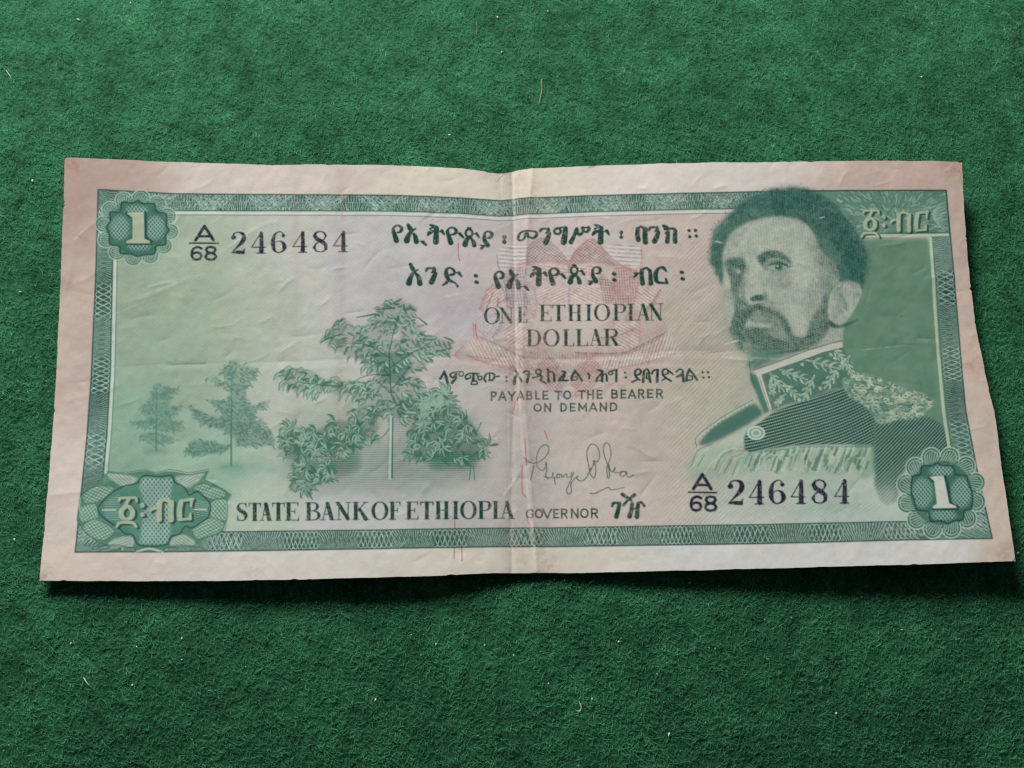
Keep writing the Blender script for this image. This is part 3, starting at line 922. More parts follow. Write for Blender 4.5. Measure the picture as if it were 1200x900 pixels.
for r, w in ((33, 2.2), (17, 2.0)):
    l.line(zu([(258 + r * 1.15 * math.cos(a), 538 + r * .86 * math.sin(a)) for a in np.linspace(0, 2 * math.pi, 16)]), w)
patch([(258 + 40 * math.cos(a), 538 + 30 * math.sin(a)) for a in np.linspace(0, 2 * math.pi, 16)], ink(132, 168, 152), .9, .5, medal_id)
lay(l, ink(184, 194, 182), .9)
# collar with oak leaves
collar_id = part('collar', portrait)
patch([(228, 262), (262, 272), (322, 436), (296, 452), (252, 340), (230, 292)], ink(74, 126, 114), .95, 1, collar_id)
patch([(284, 272), (350, 247), (450, 212), (570, 167), (656, 146), (692, 220), (722, 268), (660, 330), (600, 342), (480, 388), (400, 408), (334, 436)], ink(82, 128, 114), .96, 1, collar_id)
l = Layer()
veins = []
def oak(cx, cy, a, s):
    ca, sa = math.cos(a), math.sin(a)
    def T(pts):
        return zu([(cx + s * (x * ca - y * sa), cy + s * (x * sa + y * ca)) for x, y in pts])
    l.line(T([(-1, 0), (.2, 0), (1.1, 0)]), [1.6, 3.6, 1.0], .9)
    veins.append(T([(-.9, 0), (.9, 0)]))
    for x in (-.55, -.05, .45):
        for sg in (-1, 1):
            l.line(T([(x, 0), (x + .25, sg * .26), (x + .42, sg * .34)]), [2.8, 2.4, 1.4], .85)
for a in ((350, 300, .9, 56), (430, 270, .35, 66), (560, 222, .25, 74), (640, 180, .9, 50), (610, 280, 2.2, 62), (500, 330, 2.0, 62), (420, 345, .8, 50), (370, 385, 2.3, 36), (690, 250, 1.2, 46), (330, 330, 1.3, 34), (665, 215, 2.2, 36)):
    oak(*a)
for x, y in ((385, 262), (470, 222), (455, 385), (552, 332), (490, 365), (325, 352), (600, 178), (620, 195)):
    l.line(zu([(x, y), (x + 1, y + 1)]), 4.4, .9)
lay(l, ink(166, 188, 170), .8, tex=np.clip(1 + .3 * noise(3, 2), 0, 1.3))
l = Layer()
for vn in veins:
    l.line(vn, .8, .9)
for _ in range(240):
    x, y = random.uniform(300, 690), random.uniform(170, 420)
    if y > 420 - (x - 300) * .33 - 10 or y < 268 - (x - 285) * .33:
        continue
    l.line(zu([(x, y), (x + random.uniform(-10, 10), y + random.uniform(-8, 8))]), .9, .8)
lay(l, TEAL_D, .6)
band = [(246, 252), (360, 214), (500, 160), (600, 130), (654, 118), (656, 146), (570, 166), (450, 211), (350, 246), (286, 270), (332, 430), (319, 436), (264, 276)]
patch(band, ink(182, 184, 174), .95, .5, collar_id)
l = Layer()
l.line(zu([(286, 272), (350, 248), (450, 213), (570, 168), (656, 148)]), 1.2, 1)
l.line(zu([(246, 250), (360, 211), (500, 157), (600, 127), (654, 115)]), 1.1, .8)
l.line(zu([(286, 276), (334, 434)]), 1.0, .9)
l.line(zu([(272, 280), (324, 436)]), .8, .8)
l.line(zu([(370, 166), (440, 160), (500, 150)]), 1.0, .8)
l.line(zu([(225, 200), (232, 250), (250, 330)]), 1.0, .8)
lay(l, TEAL_D, .75)
# epaulette
ep_id = part('epaulette', portrait)
ep = patch([(650, 300), (690, 280), (722, 264), (820, 280), (920, 330), (1000, 350), (1072, 392), (1040, 440), (1010, 462), (900, 482), (822, 494), (790, 440), (730, 395), (690, 372)], ink(124, 156, 138), .94, 1.2, ep_id, 3)
d, p = Layer(), Layer()
for _ in range(520):
    x, y = random.uniform(650, 1070), random.uniform(262, 492)
    r = random.uniform(6, 14)
    a0 = random.uniform(0, 6.28)
    arc = [(x + r * math.cos(a0 + t) * 1.2, y + r * math.sin(a0 + t) * .7) for t in np.linspace(0, random.uniform(2, 4.6), 6)]
    (d if random.random() < .5 else p).line(zu(arc), random.uniform(.8, 1.5), random.uniform(.5, 1))
for pts in ([(730, 300), (830, 320), (920, 360), (1010, 390)], [(740, 350), (840, 380), (940, 410), (1030, 410)], [(800, 420), (900, 440), (1000, 440)], [(700, 330), (760, 390), (820, 450)], [(880, 360), (900, 372), (880, 382)]):
    d.line(zu(pts), 1.8, .9, curve=4)
for L_ in (d, p):
    L_.a *= np.clip(ep.a * 1.2, 0, 1)
lay(d, ink(66, 114, 98), .8)
lay(p, ink(190, 196, 176), .85)
l = Layer()                                   # rulings that run out below the second number
for k in range(26):
    x = 850 + k * 6.5
    l.line([(x, 606), (x + 12, 598), (x + 26, 588)], [.4, .8, .9], .55)
lay(l, ink(110, 156, 146), .55)

l = Layer()
l.line(np.vstack([[1090.6, 278.5], inset(3.0)[12:16]]), 3.4)
lay(l, ink(170, 190, 164), .9)
# ------------------------------------------------------------------ value panel top right
pt = part('denomination_panel', None, 'denomination panel in the upper corner beside the hair')
l = Layer()
l.fill([(930, 224), (1108, 224), (1112, 274), (1000, 278), (950, 262)], 1, soft=1.2)
l.a *= 1 - np.clip(HAIR.a * 1.8 - .8, 0, 1)
lay(l, ink(98, 142, 126), .9, pt, .45, tex=1 + .05 * noise(5, 2))
d, p = Layer(), Layer()
for k in range(420):
    x, y = random.uniform(985, 1106), random.uniform(226, 272)
    a = math.atan2(y - 262, x - 1050) + random.uniform(-.3, .3)
    L = random.uniform(3, 8)
    (d if k % 2 else p).line([(x, y), (x + L * math.cos(a), y + L * math.sin(a))], random.uniform(.7, 1.2), random.uniform(.4, .9))
for k in range(9):
    yy = 236 + k * 4.3
    p.line([(1094, 252 + (k - 4) * 1.2), (1107, yy)], [1.6, .8], .7)
for L_ in (d, p):
    L_.a *= l.a
lay(d, TEAL, .6)
lay(p, NETLIGHT, .6)
l = Layer()
l.line([(1012, 276.5), (1060, 276), (1112, 275)], 3.0)
lay(l, ink(172, 190, 166), .9)
l = Layer()
l.line([(1010, 273.5), (1060, 273), (1112, 272)], 1.0)
l.line([(940, 224), (1000, 223.4), (1109, 223)], 1.7)
l.line([(1109, 223), (1113, 276)], 1.7)
lay(l, TEAL_D, .8)

# ------------------------------------------------------------------ value panel bottom left
pb = part('denomination_panel', None, 'wide scalloped denomination panel in the lower corner')
zb = zoomed(80, 540, 1 / 6)
outer = [(85, 250), (140, 200), (205, 165), (250, 100), (285, 82), (400, 95), (520, 78), (560, 76), (620, 95), (690, 78), (740, 80), (850, 98), (985, 74), (955, 130), (1010, 158), (1090, 200), (1145, 240), (1118, 290), (1120, 400), (1100, 490),
         (1050, 512), (940, 548), (880, 602), (760, 606), (690, 612), (650, 642), (480, 642), (450, 606), (300, 604), (200, 570), (100, 480), (62, 420), (72, 330)]
pl = Layer()
pl.fill(zb(outer), 1, soft=.6)
lay(pl, ink(88, 136, 118), .95, pb, .5, tex=np.clip(1 + .06 * noise(6, 2), 0, 1.05))
def ruled(poly, color, op, ang, per, soft=1, pw=1.4, curve=0):
    m = Layer()
    m.fill(zb(poly), 1, soft=soft, curve=curve)
    a = math.radians(ang)
    t = 0.5 + 0.5 * np.sin((-PX * math.sin(a) + PY * math.cos(a)) * 2 * math.pi / per)
    lay(m, color, op, tex=t ** pw)
def toned(poly, color, op, soft=1, curve=0):
    m = Layer()
    m.fill(zb(poly), 1, soft=soft, curve=curve)
    lay(m, color, op)
cart = [(510, 122), (545, 104), (640, 112), (725, 104), (748, 150), (800, 175), (830, 205), (852, 242), (905, 214), (962, 258), (1000, 312), (985, 390), (940, 430), (868, 472), (822, 460), (782, 515), (722, 532), (696, 586), (580, 602), (486, 586),
        (455, 522), (398, 512), (352, 470), (260, 410), (208, 345), (240, 290), (310, 222), (400, 176), (480, 160)]
toned(cart, ink(88, 142, 126), .9, .8, 2)
toned([(240, 290), (330, 220), (400, 230), (350, 470), (280, 430), (215, 345)], ink(76, 130, 122), .7, 2)
toned([(850, 260), (960, 270), (985, 330), (960, 400), (880, 420)], ink(80, 134, 118), .7, 2)
ruled([(250, 290), (360, 230), (360, 440), (260, 400)], NETLIGHT, .35, 0, 2.6)
ruled([(860, 260), (985, 290), (985, 380), (870, 420)], NETLIGHT, .4, 8, 2.6)
ruled([(860, 350), (985, 350), (940, 420), (870, 420)], TEAL_D, .5, -20, 2.8)
mid = [(520, 124), (735, 124), (720, 250), (710, 400), (720, 500), (690, 586), (500, 586), (520, 450), (540, 300), (500, 190)]
toned(mid, ink(70, 118, 118), .8, 1)
ruled(mid, ink(158, 186, 176), .75, 52, 3.9, 1, 2)
ruled(mid, ink(158, 186, 176), .75, -52, 3.9, 1, 2)
for poly, a in (([(270, 90), (400, 100), (490, 130), (400, 180), (330, 150)], 40), ([(770, 150), (760, 110), (860, 105), (960, 90), (850, 190)], -30), ([(280, 600), (330, 550), (440, 530), (460, 590)], -20), ([(720, 600), (740, 540), (820, 520), (900, 590)], 35)):
    toned(poly, ink(176, 192, 180), .75, .8, 2)
    ruled(poly, TEAL, .5, a, 2.9)
for poly, a, b in (([(100, 240), (200, 180), (330, 190), (230, 280), (120, 300)], 25, -50), ([(80, 330), (190, 300), (210, 400), (90, 430)], 60, -40), ([(100, 460), (190, 410), (330, 490), (250, 560), (150, 530)], -25, 50),
                   ([(880, 190), (960, 160), (1080, 200), (1110, 250), (990, 270)], 20, -60), ([(1000, 290), (1110, 270), (1110, 420), (1000, 400)], 50, -50), ([(880, 470), (1000, 400), (1100, 440), (1050, 510), (900, 550)], -25, 40)):
    toned(poly, ink(124, 166, 146), .6, 1, 2)
    ruled(poly, ink(184, 202, 188), .75, a, 3.5, pw=2)
    ruled(poly, ink(64, 118, 104), .65, b, 3.3, pw=2)
    ol = Layer()
    ol.line(zb(poly), 1.0, closed=True, curve=3)
    lay(ol, TEAL_D, .55)
toned([(370, 480), (430, 470), (440, 520), (400, 530)], ink(70, 124, 118), .8, 1.5)
l = Layer()
l.line(zb(cart), 1.7, closed=True, curve=3)
lay(l, TEAL_D, .85)
l = Layer()
l.line(zb([(480, 640), (570, 618), (660, 640)]), 2.2, curve=5)
l.line(zb([(75, 330), (85, 260)]), 1.6)
l.line(zb([(1140, 250), (1118, 300), (1120, 400), (1095, 490)]), 1.4, curve=4)
l.line(zb([(240, 346), (330, 346)]), 1.5)
l.line(zb([(890, 342), (970, 342)]), 1.5)
l.line(zb([(300, 606), (450, 600)]), 1.4)
lay(l, ink(178, 194, 184), .85)
l = Layer()
l.line(zb(outer), 1.0, closed=True)
l.line(zb([(270, 76), (400, 82), (540, 64), (620, 82), (720, 62), (850, 82), (990, 60)]), .9, curve=4)
l.line(zb([(210, 606), (330, 592), (450, 612)]), 1.2, curve=4)
l.line(zb([(700, 610), (800, 592), (940, 612)]), 1.2, curve=4)
lay(l, TEAL, .75)

# the light numerals and letters of both panels
zg = zoomed(120, 555, 1 / 7.5)
def panel_word(tf, shadow, pid):
    sid = part('lettering', pid, 'pale shadowed Ethiopic letters')
    strokes = [
        ([(146, 238), (160, 216), (230, 214), (292, 214), (300, 240)], [24, 26, 26, 26, 24]), ([(232, 222), (212, 260), (196, 300)], [34, 34, 38]),
        ([(196, 290), (166, 330), (172, 380), (214, 402), (256, 378), (264, 330), (232, 290), (196, 290)], [40, 46, 46, 30, 46, 46, 36, 36]),
        ([(126, 466), (150, 434), (210, 428), (268, 434), (298, 468)], [22, 30, 28, 30, 22]),
        ([(350, 276), (352, 280)], [44, 44]), ([(350, 356), (352, 360)], [42, 42]),
        ([(420, 328), (440, 308), (478, 302)], [24, 34, 22]), ([(502, 250), (498, 320), (498, 402)], [50, 50, 52]), ([(500, 250), (552, 228), (606, 256)], [34, 32, 40]), ([(606, 254), (602, 330), (602, 404)], [50, 50, 54]),
        ([(690, 250), (676, 330), (680, 396)], [46, 50, 46]), ([(690, 238), (740, 232), (790, 226)], [30, 28, 34]), ([(784, 226), (780, 284)], [30, 18]), ([(680, 404), (730, 400), (772, 396)], [30, 26, 28]), ([(772, 350), (770, 398)], [20, 30])]
    k = tf([(0, 0), (1, 0)])
    kx = k[1][0] - k[0][0]
    d_, l_ = Layer(), Layer()
    for pts, w in strokes:
        d_.line([(x + shadow[0], y + shadow[1]) for x, y in tf(pts)], np.array(w) * kx * .86 + .7, 1, curve=3)
        l_.line(tf(pts), np.array(w) * kx * .84, 1, curve=3)
    lay(d_, TEAL_D, .9)
    lay(l_, ink(164, 178, 154), .9, sid, tex=np.clip(1 + .08 * noise(5, 2), 0, 1.05))
panel_word(zg, (2.6, 1.6), pb)
panel_word(lambda pts: [(995 + (142 + (x - 125) * 1.17) / 10, 230 + (168 + (y - 215) * 1.22) / 10) for x, y in pts], (2.4, 1.6), pt)

# ------------------------------------------------------------------ the two corner rosettes
def rosette(cx, cy, rx, ry, inner_pts, numeral, shade, foot, light, lobe_op, label, rot, quiet):
    pid = part('corner_rosette', None, label)
    n = 12
    m, pe, pk = Layer(), Layer(), Layer()
    m.fill([(cx + rx * .86 * math.cos(a), cy + ry * .86 * math.sin(a)) for a in np.linspace(0, 2 * math.pi, 40, endpoint=False)], 1)
    for k in range(n):
        a = rot + k * 2 * math.pi / n
        ca, sa = math.cos(a), math.sin(a)
        c0 = (cx + rx * .80 * ca, cy + ry * .80 * sa)
        ring_ = [(c0[0] + rx * .215 * math.cos(t), c0[1] + ry * .215 * math.sin(t)) for t in np.linspace(0, 2 * math.pi, 18, endpoint=False)]
        m.fill(ring_, 1)
    lay(m, ink(74, 124, 108), lobe_op, pid, .5, tex=np.clip(1 + .08 * noise(6, 2), 0, 1.1))
    for k in range(n):
        a = rot + k * 2 * math.pi / n
        c0 = (cx + rx * .80 * math.cos(a), cy + ry * .80 * math.sin(a))
        for rr, ww, tgt in ((.215, 1.5, pe), (.15, .9, pe)):
            arc = [(c0[0] + rx * rr * math.cos(a + t), c0[1] + ry * rr * math.sin(a + t)) for t in np.linspace(-1.75, 1.75, 14)]
            tgt.line(arc, ww, .9)
        for j in range(-3, 4):                # herringbone inside each lobe
            b = a + j * .07
            p0 = (cx + rx * .70 * math.cos(b - .05), cy + ry * .70 * math.sin(b - .05))
            p1 = (cx + rx * (.92 - .02 * abs(j)) * math.cos(b + .06), cy + ry * (.92 - .02 * abs(j)) * math.sin(b + .06))
            pe.line([p0, p1], .9, .8)
        b = a + math.pi / n
        pk.line([(cx + rx * .62 * math.cos(b), cy + ry * .62 * math.sin(b)), (cx + rx * .86 * math.cos(b), cy + ry * .86 * math.sin(b))], [3.4, 1.4], .8)
    lay(pk, ink(66, 122, 106), .7)
    lay(pe, ink(172, 194, 180), quiet)
    q = Layer()
    q.fill(inner_pts, 1, soft=.5, curve=3)
    lay(q, ink(66, 120, 104), .95, tex=np.clip(1 + .07 * noise(5, 2), 0, 1.05))
    zones = Layer()
    for (sx, sy, zw, zh) in ((-.42, 0, .26, .36), (.44, 0, .26, .36), (0, -.47, .30, .14), (.05, .48, .32, .14)):
        zones.fill([(cx + rx * (sx + zw * math.cos(t) * .9), cy + ry * (sy + zh * math.sin(t) * .9)) for t in np.linspace(0, 2 * math.pi, 20, endpoint=False)], 1, soft=1.6)
    zones.a *= q.a
    lay(zones, ink(52, 98, 98), .85)
    for aa in (50, -50):
        t = .5 + .5 * np.sin((-PX * math.sin(math.radians(aa)) + PY * math.cos(math.radians(aa))) * 2 * math.pi / 3.3 + .6 * np.sin(PX * .35) * np.cos(PY * .3))
        lay(zones, ink(146, 182, 170), .75 * (.6 + quiet * .4), tex=t ** 2)
    l = Layer()
    l.line(inner_pts, 1.9, closed=True, curve=3)
    lay(l, TEAL_D, .9)
    l = Layer()
    for pts, w in shade:
        l.line(pts, w, curve=3)
    lay(l, TEAL_D, .95)
    nid = part('numeral', pid, 'pale shaded figure one')
    l = Layer()
    l.fill(numeral, 1, soft=.3)
    lay(l, light, .97, nid)

zt = zoomed(105, 215, 0.11662)
rosette(160.5, 267, 48.5, 44, zt([(485, 170), (535, 200), (650, 206), (672, 285), (768, 302), (772, 420), (800, 470), (764, 520), (762, 612), (668, 628), (650, 706), (560, 714), (482, 732), (415, 708), (310, 702), (300, 626), (206, 612), (198, 505), (168, 440), (210, 380),
        (206, 290), (310, 285), (322, 195), (435, 196)]),
        zt([(372, 300), (440, 292), (546, 290), (550, 555), (604, 578), (608, 600), (366, 602), (370, 580), (432, 556), (432, 345), (400, 320)]),
        [(zt([(560, 296), (566, 430), (566, 545), (620, 580)]), 3.2), (zt([(370, 608), (480, 612), (616, 606)]), 2.6), (zt([(372, 300), (405, 335)]), 3.0)], None, ink(160, 172, 148), .78, 'corner rosette with pale figure one beside the first serial number', .12, .55)
zr = zoomed(1040, 515, 0.14448)
rosette(1103, 577.5, 52.5, 54, zr([(402, 190), (445, 212), (530, 216), (552, 282), (640, 295), (652, 350), (688, 440), (682, 560), (622, 578), (612, 650), (540, 660), (490, 685), (440, 660), (350, 662), (332, 588), (240, 568), (215, 480), (194, 430), (204, 300),
        (268, 286), (276, 216), (360, 214)]),
        zr([(340, 304), (400, 298), (456, 296), (500, 518), (556, 540), (560, 554), (372, 558), (366, 545), (402, 520), (378, 335)]),
        [(zr([(470, 300), (494, 400), (512, 515), (568, 545)]), 3.6), (zr([(374, 566), (470, 566), (570, 562)]), 3.0), (zr([(338, 308), (372, 342)]), 2.6)], None, ink(188, 196, 186), .9, 'corner rosette with pale figure one below the sleeve', .24, .85)

# ------------------------------------------------------------------ lettering
def strokes(layer, items, dx=0.0, dy=0.0, tf=None, kx=1 / 15, bold=1.28):
    for pts, w in items:
        q = [(x + dx, y + dy) for x, y in tf(pts)]
        layer.line(q, np.asarray(w, float) * kx * bold, 1, curve=4 if len(q) > 2 else 0)

def ring_pts(cx, cy, rx, ry, n=12, a0=0.0, a1=2 * math.pi):
    return [(cx + rx * math.cos(t), cy + ry * math.sin(t)) for t in np.linspace(a0, a1, n)]

G = {}                                        # Ethiopic letters as broad-nib strokes (zoomed crop coordinates, 15 per pixel)
G['ye'] = [([(86, 200), (92, 250), (118, 320), (142, 402)], [40, 58, 66, 76]), ([(90, 190), (130, 146), (190, 142), (236, 190), (214, 246), (158, 262)], [40, 28, 34, 46, 40, 20])]
G['i'] = [([(352, 132), (384, 190)], [52, 72]), ([(480, 192), (412, 236), (352, 320), (326, 402)], [22, 44, 66, 86]), ([(452, 290), (478, 340), (492, 420)], [44, 62, 72]), ([(500, 412), (630, 412)], [14, 14]), ([(604, 424), (664, 474)], [46, 34])]
G['t'] = [([(724, 124), (780, 142), (850, 172)], [16, 48, 46]), ([(736, 196), (790, 176), (850, 186)], [30, 18, 30]), ([(700, 300), (738, 256), (846, 218)], [36, 56, 16]), ([(846, 180), (842, 300), (838, 426)], [70, 76, 84]), ([(880, 246), (960, 236)], [18, 18]), ([(946, 236), (984, 296)], [56, 26])]
G['yo'] = [([(1036, 240), (1060, 320), (1100, 440)], [44, 60, 76]), ([(1038, 236), (1080, 184), (1150, 182), (1196, 234), (1166, 288), (1098, 304)], [40, 26, 34, 46, 36, 22]), ([(1196, 272), (1256, 278)], [16, 18]), ([(1258, 284), (1316, 346)], [46, 34])]
G['p'] = [([(350, 182), (394, 184)], [30, 30]), (ring_pts(370, 272, 60, 66), [34] * 12), ([(400, 330), (330, 390), (300, 474)], [44, 62, 80]), ([(408, 366), (446, 424), (462, 484)], [34, 54, 66]), ([(436, 288), (500, 280)], [18, 18]), ([(500, 282), (546, 344)], [44, 34])]
G['ya'] = [([(640, 300), (662, 256), (720, 244), (774, 290), (748, 344), (696, 358)], [40, 28, 34, 48, 40, 22]), ([(640, 296), (642, 390), (694, 484)], [42, 56, 72]), ([(560, 486), (640, 490)], [18, 18]), ([(586, 540), (628, 500)], [40, 40])]
G['dot'] = [([(990, 336), (992, 338)], [62, 62]), ([(990, 424), (992, 426)], [60, 60]), ([(990, 336), (990, 424)], [26, 26])]
G['me'] = [([(230, 290), (216, 370), (150, 402), (108, 370), (130, 296), (180, 250), (280, 240), (400, 246)], [34, 34, 28, 40, 38, 30, 28, 28]), ([(258, 250), (284, 350)], [44, 40]), ([(300, 350), (370, 364), (428, 318), (430, 268), (394, 244)], [26, 36, 46, 40, 28])]
G['n'] = [([(496, 240), (520, 202), (640, 192)], [40, 40, 20]), ([(634, 196), (640, 236), (592, 276)], [44, 52, 20]), ([(662, 286), (634, 350), (592, 442)], [52, 70, 78])]
G['g'] = [(ring_pts(800, 240, 58, 50), [36] * 12), ([(810, 192), (890, 172), (944, 196)], [26, 26, 40]), ([(938, 190), (932, 300), (908, 434)], [66, 80, 88])]
G['s'] = [([(240, 194), (190, 320), (140, 430)], [44, 52, 72]), ([(214, 216), (250, 190), (262, 240), (256, 290)], [30, 28, 28, 30]), ([(236, 280), (300, 300), (348, 240), (346, 180)], [40, 42, 42, 48]), ([(320, 184), (380, 178)], [26, 26]), ([(366, 246), (420, 252), (456, 200), (446, 170)], [26, 40, 48, 40]), ([(400, 180), (450, 170)], [26, 26])]
G['ba'] = [([(188, 200), (178, 300), (196, 394)], [60, 66, 70]), ([(180, 204), (236, 158), (312, 196)], [34, 34, 44]), ([(318, 200), (314, 320), (322, 430)], [70, 74, 80])]
G['k'] = [([(634, 144), (690, 176), (664, 200)], [40, 62, 46]), ([(736, 190), (700, 250), (672, 280)], [34, 34, 26]), ([(718, 250), (714, 330), (702, 424)], [52, 60, 66]), ([(704, 246), (764, 192), (836, 206), (848, 250)], [28, 32, 44, 52]), ([(846, 236), (840, 330), (842, 422)], [60, 64, 70])]
G['a'] = [([(166, 148), (206, 232)], [50, 66]), ([(300, 236), (214, 300), (164, 390), (138, 474)], [18, 46, 64, 86]), ([(252, 304), (306, 370), (332, 486)], [36, 62, 78])]
G['d'] = [([(862, 334), (934, 312), (926, 248), (858, 206), (800, 244), (796, 330), (844, 420), (954, 474), (992, 532)], [36, 38, 38, 28, 46, 62, 52, 26, 36]), ([(930, 288), (1020, 294)], [22, 18]), ([(1016, 298), (1064, 356)], [50, 28]), ([(734, 516), (806, 462)], [28, 48])]
G['b2'] = [([(410, 250), (408, 350), (420, 482)], [56, 60, 70]), ([(396, 260), (478, 208), (544, 256)], [34, 34, 44]), ([(550, 260), (562, 380), (566, 482)], [54, 62, 70]), ([(268, 300), (376, 302)], [18, 24]), ([(266, 376), (318, 316)], [20, 48])]
G['r'] = [([(838, 272), (786, 214), (712, 212), (656, 290), (654, 390), (690, 462), (850, 476)], [26, 52, 34, 62, 64, 46, 20]), ([(832, 408), (850, 474)], [40, 40])]
zA, zB, zC, zD, zE, zF, zG_, zH_, zI = (zoomed(x, y, 1 / 15) for x, y in ((455, 255), (525, 255), (600, 255), (660, 255), (735, 255), (470, 300), (570, 300), (640, 300), (725, 300)))

def letters(name, label, color, op, draw, thr=.3):
    pid = part(name, None, label)
    l = Layer()
    draw(l)
    wear = np.clip(1.06 + .13 * noise(3.2, 2) + .06 * noise(26, 1), .6, 1.14)
    l.a = np.clip(blur(l.a, .5) * 1.06, 0, 1)
    lay(l, color, op, pid, thr, tex=wear)

def line_one(l):
    strokes(l, G['ye'] + G['i'] + G['t'] + G['yo'], tf=zA)
    strokes(l, G['p'] + G['ya'] + G['dot'], tf=zB)
    strokes(l, G['me'] + G['n'] + G['g'], tf=zC)
    strokes(l, G['s'], tf=zD)
    strokes(l, G['t'], tf=zD, dx=(525 - 705) / 15, dy=2 / 15)
    strokes(l, G['dot'], tf=zD, dx=30 / 15, dy=-78 / 15, bold=1.05)
    strokes(l, G['ba'] + G['k'], tf=zE)
    strokes(l, G['n'], tf=zE, dx=-110 / 15, dy=-24 / 15)
    for x, y in ((807.5, 270.3), (808.3, 277.3), (815, 270), (815.8, 276.5)):
        l.line([(x, y), (x + .2, y + .2)], 4.2)
letters('title_lettering', 'top line of dark green Ethiopic title lettering', TEXT, .95, line_one)
def line_two(l):
    strokes(l, G['a'] + G['d'], tf=zF)
    strokes(l, G['n'], tf=zF, dx=-56 / 15, dy=20 / 15)
    for x, y in ((557.6, 323), (558.4, 330.6), (719.6, 321), (719.8, 328), (799, 319), (800, 326.6)):
        l.line([(x - .5, y), (x + .7, y + .4)], 4.4)
    strokes(l, G['ye'], tf=zG_, dx=66 / 15, dy=136 / 15)
    strokes(l, G['i'], tf=zG_, dx=74 / 15, dy=128 / 15)
    strokes(l, G['t'], tf=zG_, dx=80 / 15, dy=66 / 15)
    strokes(l, G['yo'], tf=zH_, dx=-980 / 15, dy=44 / 15)
    strokes(l, G['p'], tf=zH_, dx=124 / 15, dy=-16 / 15)
    strokes(l, G['ya'], tf=zH_, dx=180 / 15, dy=-46 / 15)
    strokes(l, G['b2'] + G['r'], tf=zI)
letters('value_lettering', 'line of dark green Ethiopic lettering above the English value', TEXT, .95, line_two)

